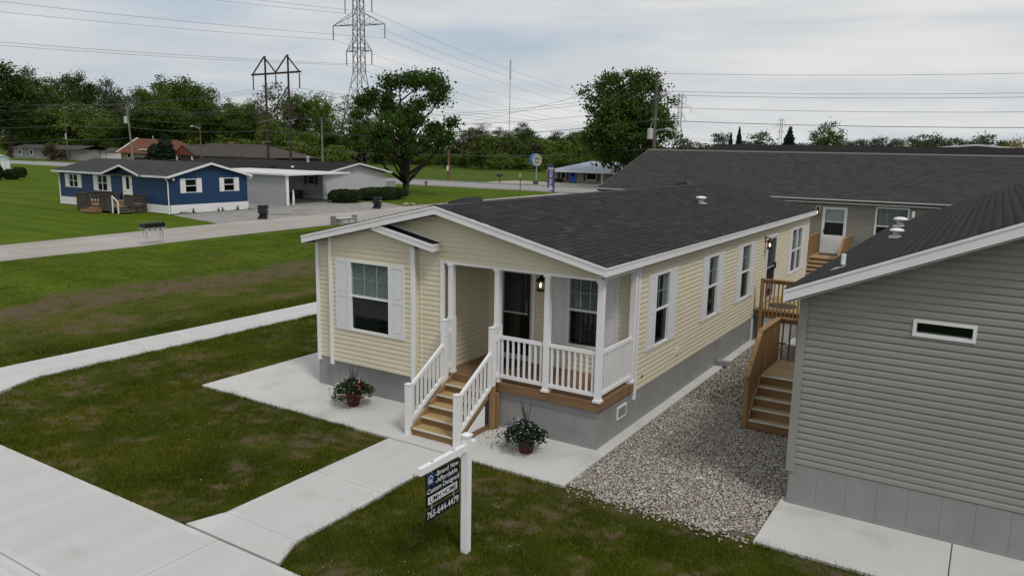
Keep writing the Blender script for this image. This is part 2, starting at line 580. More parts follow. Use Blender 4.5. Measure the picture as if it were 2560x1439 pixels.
def ground():
    xs = np.concatenate([[-3500, -2000, -1000, -600, -400], np.arange(-330, -70, 6), np.arange(-70, -33, 1.5), np.arange(-33, 8.01, 0.13), np.arange(9, 40, 3), [60, 100, 200, 500, 1500, 3500]])
    ys = np.concatenate([[-600, -200, -80, -40, -20, -12], np.arange(-9, 15, 0.13), np.arange(15, 31, 0.4), np.arange(31, 110, 2.5), np.arange(110, 300, 8), [350, 450, 700, 1200, 2500, 5000]])
    gx, gy = np.meshgrid(xs, ys)
    nx, ny = len(xs), len(ys)
    dirt, dry = lawn_masks(gx, gy)
    near = (gx > -32) & (gx < 8) & (gy > -9) & (gy < 22)
    z = -0.05 + near * ((fbm(gx * 1.3, gy * 1.3, 21) - 0.5) * 0.05 - dirt * 0.008)
    V = np.stack([gx, gy, z], -1).reshape(-1, 3)
    i = np.arange(nx * ny).reshape(ny, nx)
    F = np.stack([i[:-1, :-1], i[:-1, 1:], i[1:, 1:], i[1:, :-1]], -1).reshape(-1, 4)
    m = bpy.data.materials.new('turf')
    m.use_nodes = True
    t = m.node_tree
    bs = t.nodes['Principled BSDF']
    bs.inputs['Roughness'].default_value = 0.95
    bs.inputs['Specular IOR Level'].default_value = 0.05
    co = t.nodes.new('ShaderNodeTexCoord')

    def nz(scale, st=(1, 1, 1), det=5):
        mp = t.nodes.new('ShaderNodeMapping')
        mp.inputs['Scale'].default_value = st
        t.links.new(co.outputs['Object'], mp.inputs[0])
        n = t.nodes.new('ShaderNodeTexNoise')
        n.inputs['Scale'].default_value = scale
        n.inputs['Detail'].default_value = det
        t.links.new(mp.outputs[0], n.inputs['Vector'])
        return n.outputs[0]

    def rng(s, a, b):
        r = t.nodes.new('ShaderNodeMapRange')
        r.inputs[1].default_value = a
        r.inputs[2].default_value = b
        t.links.new(s, r.inputs[0])
        return r.outputs[0]

    def mx(f, a, b):
        q = t.nodes.new('ShaderNodeMix')
        q.data_type = 'RGBA'
        t.links.new(f, q.inputs[0])
        for s_, v in ((6, a), (7, b)):
            if hasattr(v, 'links'):
                t.links.new(v, q.inputs[s_])
            else:
                q.inputs[s_].default_value = v + (1,)
        return q.outputs[2]

    def at(n):
        a = t.nodes.new('ShaderNodeAttribute')
        a.attribute_name = n
        return a.outputs['Fac']
    lush = mx(rng(nz(0.35), 0.35, 0.65), (0.062, 0.100, 0.0050), (0.092, 0.132, 0.0070))
    lush = mx(rng(nz(0.35, (0.12, 1.6, 1)), 0.4, 0.62), lush, (0.052, 0.090, 0.0045))      # mowing lanes
    thin = mx(rng(nz(0.8), 0.38, 0.62), (0.030, 0.048, 0.0036), (0.072, 0.098, 0.0065))
    fine = rng(nz(38, (1, 1, 1), 6), 0.3, 0.72)
    thin = mx(fine, thin, (0.017, 0.024, 0.003))
    c = mx(at('near'), lush, thin)
    field = mx(rng(nz(0.11), 0.35, 0.65), (0.075, 0.10, 0.016), (0.048, 0.085, 0.010))
    c = mx(at('field'), c, field)
    c = mx(at('dry'), c, mx(fine, (0.10, 0.092, 0.022), (0.060, 0.066, 0.014)))
    soil = mx(fine, (0.150, 0.108, 0.074), (0.050, 0.034, 0.022))
    c = mx(at('dirt'), c, soil)
    t.links.new(c, bs.inputs['Base Color'])
    b = t.nodes.new('ShaderNodeBump')
    b.inputs['Strength'].default_value = 0.6
    b.inputs['Distance'].default_value = 0.03
    t.links.new(nz(26, (1, 1, 1), 5), b.inputs['Height'])
    t.links.new(b.outputs[0], bs.inputs['Normal'])
    nearm = sstep(gx, -24, -13)
    field_m = sstep(gy, 88, 92) * (gx < 60)
    me = npmesh('ground', V, F, m, True, dict(dirt=dirt.ravel(), dry=dry.ravel(), near=nearm.ravel(), field=field_m.ravel()))
    tag(link('ground', me), 'flat green ground with lawns around the houses and field beyond the road', 'ground', kind='structure')


ground()


def slabs(name, label, rects, m, z0=-0.16, gap=0.012, cat='paving', top=0.0):
    """a paved surface: each concrete bay is a child slab with its own edges"""
    rng = np.random.RandomState(len(rects) + 5)
    cx = np.mean([(r[0] + r[1]) / 2 for r in rects]); cy = np.mean([(r[2] + r[3]) / 2 for r in rects])
    base = MB()
    for r in rects:
        if len(r) > 4:
            continue
        base.box(r[0] + .02, r[1] - .02, r[2] + .02, r[3] - .02, z0, top - 0.03)
    b = base.build(name, 'bed')
    tag(b, label, cat, kind='structure')
    g = gap / 2
    for r in rects:
        x0, x1, y0, y1 = r[0] + g, r[1] - g, r[2] + g, r[3] - g
        e = 0.008
        zt = top + rng.uniform(-.0025, .0025)
        poly = r[4] if len(r) > 4 else None
        mb = MB()
        if poly:
            k = len(poly)
            mb.add([(p[0], p[1], z0 - .01) for p in poly] + [(p[0], p[1], zt) for p in poly], [tuple(range(k)), tuple(range(k, 2 * k))] + [(i, (i + 1) % k, k + (i + 1) % k, k + i) for i in range(k)])
        else:
            mb.add([(x0, y0, z0 - .01), (x1, y0, z0 - .01), (x1, y1, z0 - .01), (x0, y1, z0 - .01), (x0, y0, zt - e), (x1, y0, zt - e), (x1, y1, zt - e), (x0, y1, zt - e),
                    (x0 + e, y0 + e, zt), (x1 - e, y0 + e, zt), (x1 - e, y1 - e, zt), (x0 + e, y1 - e, zt)],
                   [(0, 3, 2, 1), (0, 1, 5, 4), (1, 2, 6, 5), (2, 3, 7, 6), (3, 0, 4, 7), (4, 5, 9, 8), (5, 6, 10, 9), (6, 7, 11, 10), (7, 4, 8, 11), (8, 9, 10, 11)])
        sl = mb.build('slab', m, b)
        if m == 'concrete_new' and not poly:
            q = .10
            k0 = len(sl.data.vertices)
            me_ = bpy.data.meshes.new('slab')
            vv = [tuple(v.co) for v in sl.data.vertices] + [(x0 + q, y0 + q, zt + .0012), (x1 - q, y0 + q, zt + .0012), (x1 - q, y1 - q, zt + .0012), (x0 + q, y1 - q, zt + .0012)]
            me_.from_pydata(vv, [], [tuple(p.vertices) for p in sl.data.polygons] + [(k0, k0 + 1, k0 + 2, k0 + 3)])
            me_.materials.append(MATS[m])
            me_.materials.append(MATS['concrete_broom'])
            me_.polygons[len(me_.polygons) - 1].material_index = 1
            me_.update()
            sl.data = me_
    return b


# apron round the cream house, walk to the street, footpath and street-side pad
slabs('house_apron', 'pale concrete apron slab around the foot of the cream house', [(-8.92, -5.9, -1.65, 1.9), (-5.9, -2.8, -1.65, 0.02), (-2.8, 0.24, -1.65, 0.02), (-8.92, -6.88, 1.9, 9.0), (-8.92, -6.88, 9.0, 17.3)] + [(0.0, 0.23, 0.03 + 1.7 * k, 1.73 + 1.7 * k) for k in range(4)] + [(0.0, 0.23, 7.05 + 1.7 * k, 8.75 + 1.7 * k) for k in range(6)], 'concrete')
slabs('front_walk', 'short concrete walk leading from the street pad to the wooden porch steps',
      [(-3.42, -1.95, -3.48, -1.68), (-3.42, -1.93, -5.26, -3.48), (-3.6, -1.72, -5.79, -5.26, [(-3.41, -5.266), (-1.91, -5.266), (-1.68, -5.79), (-3.58, -5.79)])], 'concrete_new')
slabs('street_pad', 'wide pale concrete street sidewalk in front of the cream house', [(-8.75 + 2.96 * k - 11.84, -5.79 + 2.96 * k - 11.84, -7.62, -5.82) for k in range(0, 9)], 'concrete_new')
slabs('street_curb', 'pale concrete kerb edging the street beside the sidewalk', [(-21 + 6 * k, -15 + 6 * k, -7.9, -7.626) for k in range(5)], 'concrete_new', top=0.01)
slabs('footpath', 'straight pale concrete footpath crossing the lawn beside the cream house', [(-13.82, -12.42, -3.45 + 1.49 * k, -1.96 + 1.49 * k) for k in range(18)] + [(-14.2, -12.0, -7.6, -3.45, [(-13.80, -3.456), (-12.42, -3.456), (-11.2, -5.8), (-14.2, -5.8)])], 'concrete_new')
slabs('neighbour_apron', 'pale concrete apron slab in front of the taupe house', [(3.26, 5.62, -1.72, 0.0), (5.62, 8.2, -1.72, 0.0), (8.2, 10.6, -1.72, 0.0)], 'concrete')


def strip(name, label, pl, pr, z, m, cat='road', th=0.05, kind='structure'):
    n = len(pl)
    V = [(p[0], p[1], z) for p in pl] + [(p[0], p[1], z) for p in pr] + [(p[0], p[1], z - th) for p in pl] + [(p[0], p[1], z - th) for p in pr]
    F = []
    for i in range(n - 1):
        F += [(i, i + 1, n + i + 1, n + i), (i, 2 * n + i, 2 * n + i + 1, i + 1), (n + i, n + i + 1, 3 * n + i + 1, 3 * n + i)]
    return tag(MB().add(V, F).build(name, m), label, cat, kind=kind)


LL = np.array([(-36.4, -12), (-36.7, 2), (-37.2, 7.1), (-38.0, 13.4), (-38.8, 21.2), (-39.3, 28.9), (-39.2, 33), (-39.6, 37), (-40.2, 43), (-41, 60), (-41.5, 75.1)])
LR = np.array([(-31.2, -12), (-31.3, 1), (-31.6, 6), (-31.8, 11.4), (-32.4, 17.1), (-32.6, 21.3), (-32.8, 26), (-33, 33), (-33.4, 43), (-34, 60), (-34.5, 75.1)])
lane = strip('lane', 'worn concrete lane curving past the blue house', [tuple(p) for p in LL], [(np.interp(p[1], LR[:, 1], LR[:, 0]), p[1]) for p in LL], -0.045, 'bed')
rl = np.random.RandomState(6)
ysl = np.linspace(-12, 75, 20)
for k in range(19):
    y0, y1 = ysl[k] + .012, ysl[k + 1] - .012
    xl0, xl1 = np.interp([y0, y1], LL[:, 1], LL[:, 0])
    xr0, xr1 = np.interp([y0, y1], LR[:, 1], LR[:, 0])
    for a_, b_ in ((0, .5), (.5, 1)):
        z_ = -.030 + rl.uniform(-.004, .004)
        g_ = .018
        q_ = [(xl0 + (xr0 - xl0) * a_ + g_, y0), (xl0 + (xr0 - xl0) * b_ - g_, y0), (xl1 + (xr1 - xl1) * b_ - g_, y1), (xl1 + (xr1 - xl1) * a_ + g_, y1)]
        MB().add([(*p_, -.09) for p_ in q_] + [(*p_, z_) for p_ in q_], MB.BF).build('slab', 'concrete_old', lane)
strip('gravel_drive', 'grey gravel driveway beside the blue house and carport', [(-46.4, 23.2), (-47.2, 27), (-47.3, 31), (-62, 35), (-62, 43), (-51.2, 43.2), (-44.7, 44.9)],
      [(-38.3, 21.3), (-38.5, 25), (-38.7, 29), (-38.8, 33), (-39, 37), (-39.2, 40), (-39.4, 42.4)], -0.036, 'gravel_drive', 'driveway')
strip('far_road', 'pale asphalt road running past the far utility poles', [(-420, 90), (-300, 90), (-150, 90), (-60, 89.5), (40, 90), (120, 90)], [(-420, 76), (-300, 76), (-150, 76), (-60, 75.6), (40, 76), (120, 76)], -0.035, 'asphalt')
for y0, y1, w in ((90.05, 90.45, 1), (75.2, 75.6, 2)):
    tag(MB().box(-200, 60, y0, y1, -0.2, 0.09).build('road_kerb', 'concrete_old'), 'low concrete kerb along the %s edge of the far road' % ('field side' if w == 1 else 'lawn side'), 'kerb', kind='structure')
strip('shop_forecourt', 'pale concrete forecourt in front of the stone house with blue door', [(-66, 103.5), (-46, 103.5)], [(-66, 91), (-46, 91)], -0.03, 'concrete_old', 'forecourt')
strip('side_yard_path', 'pale gravel path patch between the roofs of the rear houses', [(-9, 21.5), (4, 21.5)], [(-9, 19.5), (4, 19.5)], -0.03, 'concrete', 'path')


# ------------------------------------------------------------------ grass blades
RECTS = [(-8.92, 0.24, -1.65, 18), (-3.45, -1.9, -5.8, -1.6), (-30, 12, -8, -5.8), (-13.82, -12.42, -3.5, 24), (0.0, 14, -1.75, 30), (3.2, 12, -1.75, 20), (-60, -31.2, -12, 60)]


def grass():
    r = np.random.RandomState(3)
    P = []
    S = []
    for (x0, x1, y0, y1, dens, h, w) in [(-3.0, 7.0, -5.8, -1.2, 4600, 0.042, 0.0042), (-9.5, -3.3, -5.8, -1.5, 4200, 0.042, 0.0046), (-12.6, -8.8, -5.8, 8.0, 2200, 0.044, 0.0065),
                                          (-15.2, -13.7, -5.8, 14, 1100, 0.055, 0.009), (-22, -15, -5, 16, 420, 0.036, 0.009), (-31.6, -22, -2, 24, 300, 0.036, 0.010)]:
        n = int((x1 - x0) * (y1 - y0) * dens)
        p = np.stack([r.uniform(x0, x1, n), r.uniform(y0, y1, n)], -1)
        P.append(p)
        S.append(np.stack([np.full(n, h), np.full(n, w)], -1))
    p = np.concatenate(P)
    s = np.concatenate(S)
    keep = np.ones(len(p), bool)
    mar = 0.015
    for x0, x1, y0, y1 in RECTS:
        keep &= ~((p[:, 0] > x0 + mar) & (p[:, 0] < x1 - mar) & (p[:, 1] > y0 + mar) & (p[:, 1] < y1 - mar))
    # the bent ends of the walk and the footpath
    keep &= ~((p[:, 0] > -12.5) & (p[:, 0] < -12.45 + (-3.45 - p[:, 1]) * 0.52) & (p[:, 1] < -3.45))
    keep &= ~((p[:, 0] > -1.92) & (p[:, 0] < -1.92 + (-5.26 - p[:, 1]) * 0.45) & (p[:, 1] < -5.26))
    E_ = []
    for xa, ya, xb, yb, nx_, ny_ in [(-8.92, -1.65, -3.42, -1.65, 0, -1), (-1.95, -1.65, .24, -1.65, 0, -1), (-8.92, -1.65, -8.92, 8, -1, 0), (-3.42, -1.7, -3.42, -5.3, -1, 0), (-1.94, -1.7, -1.94, -5.2, 1, 0), (-20, -5.82, -3.6, -5.82, 0, 1), (-1.7, -5.82, 6, -5.82, 0, 1),
                                     (-12.42, -3.4, -12.42, 12, 1, 0), (-13.82, -3.4, -13.82, 14, -1, 0), (3.26, -1.72, 10, -1.72, 0, -1), (-1.9, -5.27, -1.68, -5.79, 1, 0)]:
        ln = math.hypot(xb - xa, yb - ya)
        m_ = int(ln * 230)
        t_ = r.rand(m_)
        d_ = np.abs(r.normal(0, .035, m_)) - .004
        E_.append(np.stack([xa + (xb - xa) * t_ + nx_ * d_, ya + (yb - ya) * t_ + ny_ * d_], -1))
    E_ = np.concatenate(E_)
    p = np.concatenate([p[keep], E_])
    s = np.concatenate([s[keep], np.tile([[.078, .0048]], (len(E_), 1))])
    keep = np.ones(len(p), bool)
    dirt, dry = lawn_masks(p[:, 0], p[:, 1])
    dirt[len(dirt) - len(E_):] *= .3
    clump = fbm(p[:, 0] * 5, p[:, 1] * 5, 31)
    keep &= r.rand(len(p)) < np.clip(1.02 - dirt * 0.95, 0.03, 1) * (0.35 + 0.9 * clump)
    p, s, dry, dirt, clump = p[keep], s[keep], dry[keep], dirt[keep], clump[keep]
    n = len(p)
    a = r.uniform(0, 2 * PI, n)
    d = np.stack([np.cos(a), np.sin(a)], -1)
    h = s[:, 0] * r.uniform(0.4, 1.5, n) * (0.35 + 1.3 * clump)
    w = s[:, 1] * r.uniform(0.7, 1.4, n)
    lean = h[:, None] * r.uniform(-0.8, 0.8, (n, 2))
    z = -0.062
    V = np.zeros((n, 3, 3))
    V[:, 0, :2] = p - d * w[:, None]
    V[:, 1, :2] = p + d * w[:, None]
    V[:, 2, :2] = p + lean
    V[:, :2, 2] = z
    V[:, 2, 2] = z + 0.012 + h
    rnd = np.clip(r.normal(0.35, np.where(p[:, 0] < -15, 0.10, 0.2), n) + dry * 0.25 + dirt * 0.45 + (r.rand(n) < 0.06) * (p[:, 0] > -14) * 0.6 + (fbm(p[:, 0] * .8, p[:, 1] * .8, 41) - .5) * 0.85, 0, 1)
    me = npmesh('grass', V.reshape(-1, 3), np.arange(3 * n).reshape(-1, 3), 'grass', False, dict(rnd=np.repeat(rnd, 3)))
    tag(link('grass', me), 'short thin mown grass growing on the lawns near the cream house', 'grass', kind='stuff')


grass()


ICO_V = None


def ico():
    t = (1 + 5 ** .5) / 2
    v = np.array([(-1, t, 0), (1, t, 0), (-1, -t, 0), (1, -t, 0), (0, -1, t), (0, 1, t), (0, -1, -t), (0, 1, -t), (t, 0, -1), (t, 0, 1), (-t, 0, -1), (-t, 0, 1)], float)
    v /= np.linalg.norm(v[0])
    f = np.array([(0, 11, 5), (0, 5, 1), (0, 1, 7), (0, 7, 10), (0, 10, 11), (1, 5, 9), (5, 11, 4), (11, 10, 2), (10, 7, 6), (7, 1, 8), (3, 9, 4), (3, 4, 2), (3, 2, 6), (3, 6, 8), (3, 8, 9), (4, 9, 5), (2, 4, 11), (6, 2, 10), (8, 6, 7), (9, 8, 1)])
    return v, f


def blobs(name, P, R, m, parent=None, flat=0.6, seed=1, rnd=None):
    """many small stones or flower heads in one mesh"""
    r = np.random.RandomState(seed)
    v, f = ico()
    n = len(P)
    a = r.uniform(0, 2 * PI, n)
    sc = np.stack([R * r.uniform(0.8, 1.35, n), R * r.uniform(0.7, 1.1, n), R * flat * r.uniform(0.7, 1.3, n)], -1)
    W = v[None] * sc[:, None]
    ca, sa = np.cos(a)[:, None], np.sin(a)[:, None]
    tl = r.uniform(-.5, .5, n)[:, None]
    X = W[..., 0] * ca - W[..., 1] * sa
    Y = W[..., 0] * sa + W[..., 1] * ca
    Zz = W[..., 2] + X * tl * 0.5
    V = np.stack([X, Y, Zz], -1) + P[:, None]
    F = f[None] + (np.arange(n) * 12)[:, None, None]
    me = npmesh(name, V.reshape(-1, 3), F.reshape(-1, 3), m, True, dict(rnd=np.repeat(r.rand(n) if rnd is None else rnd, 12)))
    return link(name, me, parent)


def gravel():
    tag(MB().box(0.245, 3.34, -1.62, 25.2, -0.09, -0.047).build('gravel_bed', 'bed'), 'dark bed under the river gravel between the two houses', 'gravel bed', kind='structure')
    r = np.random.RandomState(9)
    pts = []
    for y0, y1, sp in ((-1.85, 4.0, 0.031), (4.0, 15.0, 0.042)):
        xs = np.arange(0.25, 3.36, sp)
        ys = np.arange(y0, y1, sp * 0.9)
        g = np.stack(np.meshgrid(xs, ys), -1).reshape(-1, 2)
        g = g + r.uniform(-.5, .5, g.shape) * sp
        pts.append(g)
    p = np.concatenate(pts)
    k = (p[:, 0] > 0.25) & (p[:, 0] < np.minimum(3.33, 3.95 - 0.19 * p[:, 1]))
    k &= p[:, 1] > -1.60 + (vnoise(p[:, 0] * 3, p[:, 1] * 0, 5) - .55) * 0.28
    k &= ~((p[:, 0] > 3.24) & (p[:, 1] < 0.02))
    p = p[k]
    n = len(p)
    R = r.uniform(0.0125, 0.0225, n) * (1 + (r.rand(n) < .05) * .5)
    P = np.stack([p[:, 0], p[:, 1], -0.038 + r.uniform(-.004, .014, n)], -1)
    # a few strays on the lawn edge
    q = np.stack([r.uniform(0.3, 3.2, 260), -1.62 - np.abs(r.normal(0, .12, 260)), np.full(260, -0.035)], -1)
    P = np.concatenate([P, q])
    R = np.concatenate([R, r.uniform(0.012, 0.024, 260)])
    o = blobs('river_gravel', P, R, 'pebble', None, 0.62, 4)
    tag(o, 'mixed grey and tan river gravel between the cream and taupe houses', 'gravel', kind='stuff')


gravel()
# bits of straw and pale chips lying on the thin front lawn
rc = np.random.RandomState(77)
pc = np.stack([rc.uniform(-12, 6, 380), rc.uniform(-5.7, -1.8, 380)], -1)
kk = np.ones(380, bool)
for x0, x1, y0, y1 in RECTS:
    kk &= ~((pc[:, 0] > x0 - .05) & (pc[:, 0] < x1 + .05) & (pc[:, 1] > y0 - .05) & (pc[:, 1] < y1 + .05))
pc = pc[kk]
o = blobs('lawn_chips', np.concatenate([pc, np.full((len(pc), 1), -0.03)], 1), rc.uniform(0.004, 0.011, len(pc)), 'pebble', None, 0.5, 8, rnd=rc.uniform(.45, 1, len(pc)))
tag(o, 'small pale stone and straw bits scattered over the thin front lawn', 'chips', kind='stuff')


# ------------------------------------------------------------------ building parts
PROF = [(0.0, 0.019), (0.08, 0.021), (0.58, 0.018), (0.70, 0.009), (0.82, 0.002), (1.0, 0.0006)]


def split_quads(mb):
    """separate boards of one course: quads whose corners touch or overlap stay together"""
    q = [np.array([mb.v[i] for i in f]) for f in mb.f]
    lo = np.array([a.min(0) for a in q]) - .003
    hi = np.array([a.max(0) for a in q]) + .003
    g = list(range(len(q)))

    def find(i):
        while g[i] != i:
            i = g[i]
        return i
    for i in range(len(q)):
        for j in range(i):
            if np.all(lo[i] <= hi[j]) and np.all(lo[j] <= hi[i]):
                g[find(i)] = find(j)
    out_ = {}
    for i in range(len(q)):
        out_.setdefault(find(i), MB()).add(q[i], [(0, 1, 2, 3)])
    return list(out_.values())


def siding(parent, F, zb, zt, ulim, holes, m, h=0.1016, joined=False, deep=1.0):
    """lapped vinyl courses, one mesh per course; ulim(z) gives the run of a course, holes are (a0,a1,z0,z1)"""
    o, u, n = (np.array(q, float) for q in F)
    P = lambda a, b, z: tuple(o + u * a + n * b * deep + np.array((0, 0, z)))
    rows = int(math.ceil((zt - zb) / h - 1e-6))
    mb = MB()
    for i in range(rows):
        z0 = zb + i * h
        z1 = min(z0 + h, zt)
        prof = [(z0 + q * h, d) for q, d in PROF]
        zs = sorted(set([min(z, z1) for z, d in prof] + [z for hl in holes for z in hl[2:4] if z0 < z < z1]))
        offs = np.interp(zs, [z for z, d in prof], [d for z, d in prof])
        if not joined:
            mb = MB()
        got = False
        for k in range(len(zs) - 1):
            za, zc = zs[k], zs[k + 1]
            if zc - za < 1e-5:
                continue
            la, ra = ulim(za)
            lc, rc_ = ulim(zc)
            iv = [(la, lc, ra, rc_)]
            zm = (za + zc) / 2
            for a0, a1, h0, h1 in holes:
                if h0 <= zm <= h1:
                    nv = []
                    for (p, q, s, t) in iv:
                        if a1 <= (p + q) / 2 or a0 >= (s + t) / 2:
                            nv.append((p, q, s, t))
                            continue
                        if a0 > (p + q) / 2:
                            nv.append((p, q, a0, a0))
                        if a1 < (s + t) / 2:
                            nv.append((a1, a1, s, t))
                    iv = nv
            for (p, q, s, t) in iv:
                if (s - p) + (t - q) < 0.01:
                    continue
                s, t = max(s, p), max(t, q)
                mb.add([P(p, offs[k], za), P(s, offs[k], za), P(t, offs[k + 1], zc), P(q, offs[k + 1], zc)], [(0, 1, 2, 3)])
                if k == 0:
                    mb.add([P(p, -0.002, za), P(s, -0.002, za), P(s, offs[0], za), P(p, offs[0], za)], [(0, 1, 2, 3)])
                got = True
        if not joined and got:
            for part in split_quads(mb):
                part.build('siding_board', m, parent)
    if joined:
        mb.build('siding', m, parent)


def window(parent, F, a0, a1, z0, z1, grille=(3, 2), blind=0.0, fw=0.045, single=False, proud=0.035, low_grille=False, m='white', jamb=0.13):
    """double-hung window: a0..a1, z0..z1 are the outer edges of the white frame"""
    w = MB()
    w.pb(F, a0, a0 + fw, -jamb, proud, z0, z1).pb(F, a1 - fw, a1, -jamb, proud, z0, z1)
    w.pb(F, a0 + fw, a1 - fw, -jamb, proud, z0, z0 + fw).pb(F, a0 + fw, a1 - fw, -jamb, proud, z1 - fw, z1)
    wo = w.build('window', m, parent)
    g0, g1, b0, b1 = a0 + fw, a1 - fw, z0 + fw, z1 - fw
    if single:
        MB().pb(F, g0, g1, -.022, -.018, b0, b1).build('pane', 'glass', wo)
        return wo
    zm = (z0 + z1) / 2
    MB().pb(F, g0, g1, -.03, .012, zm - .022, zm + .022).build('meeting_rail', m, wo)
    MB().pb(F, g0, g1, -.012, -.008, zm + .022, b1).build('pane', 'glass', wo)
    MB().pb(F, g0, g1, -.032, -.028, b0, zm - .022).build('pane', 'glass_screen', wo)
    gm = MB()
    nx, nz = grille
    for lo, hi, dep, on in ((zm + .022, b1, -.018, True), (b0, zm - .022, -.038, low_grille)):
        if not on or nx < 2:
            continue
        for k in range(1, nx):
            x = g0 + (g1 - g0) * k / nx
            gm.pb(F, x - .011, x + .011, dep - .004, dep, lo, hi)
        for k in range(1, nz):
            zz = lo + (hi - lo) * k / nz
            gm.pb(F, g0, g1, dep - .0065, dep - .0045, zz - .011, zz + .011)
    if gm.v:
        gm.build('grille', m, wo)
    if blind > 0:
        bm = MB()
        zb = b1 - (b1 - b0) * blind
        k = 0
        z = b1 - .03
        oo, un, nn = (np.array(q, float) for q in F)
        while z > zb:
            A = lambda a, b, c: oo + un * a + nn * b + np.array((0, 0, c))
            bm.add([A(g0 + .03, -.085, z + .018), A(g1 - .03, -.085, z + .018), A(g1 - .03, -.06, z - .008), A(g0 + .03, -.06, z - .008)], [(0, 1, 2, 3)])
            z -= .047
        bm.build('blind', 'blind', wo)
    return wo


def shutter(parent, F, a0, a1, z0, z1, m='shutter_white', split=0.5):
    s = MB()
    s.pb(F, a0, a1, 0.002, .022, z0, z1)
    so = s.build('shutter', m, parent)
    zm = z0 + (z1 - z0) * split
    t = 0.055
    f = MB()
    for x0, x1, y0, y1 in ((a0, a0 + t, z0, z1), (a1 - t, a1, z0, z1), (a0 + t, a1 - t, z0, z0 + .09), (a0 + t, a1 - t, z1 - .07, z1), (a0 + t, a1 - t, zm - .04, zm + .04)):
        f.pb(F, x0, x1, .022, .034, y0, y1)
    f.build('frame', m, so)
    for y0, y1 in ((z0 + .09, zm - .04), (zm + .04, z1 - .07)):
        MB().pb(F, a0 + t + .028, a1 - t - .028, .0225, .033, y0 + .028, y1 - .028).build('panel', m, so)
    return so


def lantern(parent, F, a, z, s=1.0):
    o, u, n = (np.array(q, float) for q in F)
    pos = lambda b, c: o + u * a + n * b + np.array((0, 0, c))
    q = MB()
    q.pb(F, a - .045 * s, a + .045 * s, .0, .022, z + .02, z + .20 * s)
    q.bar(pos(.02, z + .15 * s), pos(.13 * s, z + .15 * s), .022)
    c = pos(.13 * s, z)
    q._lathe(c, [(.012, .16 * s), (.02, .13 * s), (.085 * s, .07 * s), (.09 * s, .045 * s), (.07 * s, .04 * s)], 8)
    q._lathe(c, [(.07 * s, -.135 * s), (.078 * s, -.125 * s), (.078 * s, -.105 * s), (.03 * s, -.10 * s)], 8)
    for k in range(4):
        t = PI / 4 + k * PI / 2
        e = c + np.array((math.cos(t), math.sin(t), 0)) * .066 * s
        q.bar(e + np.array((0, 0, -.12 * s)), e + np.array((0, 0, .06 * s)), .012 * s)
    lo = q.build('wall_lantern', 'black_metal', parent)
    MB()._lathe(c, [(.058 * s, -.10 * s), (.060 * s, .04 * s)], 10).build('lamp_glass', 'glass', lo)
    MB()._lathe(c, [(.008, -.07 * s), (.022 * s, -.05 * s), (.024 * s, -.02 * s), (.006, .02 * s)], 8).build('bulb', 'bulb', lo, True)
    return lo


def roof_shingles(roof, eave, along, up, length, slope_len, m, exposure=0.14, tab=0.30, individuals=0, near=None, seed=1, z_off=0.004, thick=.0115):
    """overlapping shingle tabs: eave point, unit vectors along the eave and up the slope"""
    r = np.random.RandomState(seed)
    e, al, u = (np.array(q, float) for q in (eave, along, up))
    nrm = np.cross(al, u)
    nrm /= np.linalg.norm(nrm)
    if nrm[2] < 0:
        nrm = -nrm
    rows = int(slope_len / exposure)
    ex = slope_len / rows
    pcs = []
    for i in range(rows):
        x = -r.uniform(0, tab)
        while x < length:
            w = tab * r.choice([0.85, 1.0, 1.0, 1.1])
            x0, x1 = max(x, 0), min(x + w, length)
            if x1 - x0 > 0.03:
                pcs.append((i, x0, x1))
            x += w
    pcs = np.array(pcs)
    C0 = e + al * ((pcs[:, 1] + pcs[:, 2]) / 2)[:, None] + u * ((pcs[:, 0] + .5) * ex)[:, None]
    ind = np.zeros(len(pcs), bool)
    if individuals:
        d = np.linalg.norm(C0 - (CAM if near is None else np.array(near)), axis=1)
        ind[np.argsort(d)[:individuals]] = True
    rnd = np.clip(r.normal(.45, .26, len(pcs)), 0, 1)
    off = np.array(root_of(roof).location)

    def tabmesh(i, x0, x1, org):
        th = thick * r.uniform(.88, 1.12)
        g = .004
        a, b = x0 + g, x1 - g
        s0, s1 = i * ex - .006, (i + 1) * ex + .004
        p = lambda x, s, h: e + al * x + u * s + nrm * (z_off + h) - org
        return [p(a, s0, -.002), p(b, s0, -.002), p(b, s0, th), p(a, s0, th), p(b, s1, .001), p(a, s1, .001)]
    FQ = [(0, 1, 2, 3), (3, 2, 4, 5)]
    V, F, A = [], [], []
    for k, (i, x0, x1) in enumerate(pcs):
        if ind[k]:
            org = C0[k]
            me = npmesh('shingle', np.array(tabmesh(i, x0, x1, org)), np.array(FQ), m, False, dict(rnd=[rnd[k]] * 6))
            o = link('shingle', me, roof)
            o.location = org - off
        else:
            b = len(V)
            V += list(tabmesh(i, x0, x1, off))
            F += [tuple(q + b for q in f) for f in FQ]
            A += [rnd[k]] * 6
    if V:
        me = npmesh('shingle_field', np.array(V), np.array(F), m, False, dict(rnd=A))
        tag(link('shingle_field', me, roof), kind='stuff')


def skirting(parent, F, a0, a1, z1, m='skirt', pitch=0.405, base=0.05, band=None, dep=0.0):
    sk = MB().pb(F, a0 + .06, a1 - .06, dep - .05, dep - .0125, 0, z1).build('skirting', m, parent)
    n = max(1, int(round((a1 - a0) / pitch)))
    w = (a1 - a0) / n
    for k in range(n):
        MB().pb(F, a0 + k * w + (.0016 if k else 0), a0 + (k + 1) * w - (.0016 if k < n - 1 else 0), dep - .012, dep, 0.0, z1).build('skirting_panel', m, sk)
    MB().pb(F, a0 - .012, a1 + .012, dep - .01, dep + .014, 0.0, base).build('base_trim', m, sk)
    if band:
        MB().pb(F, a0 - .004, a1 + .016, dep - .01, dep + .016, z1 - band, z1).build('top_band', m, sk)
    return sk


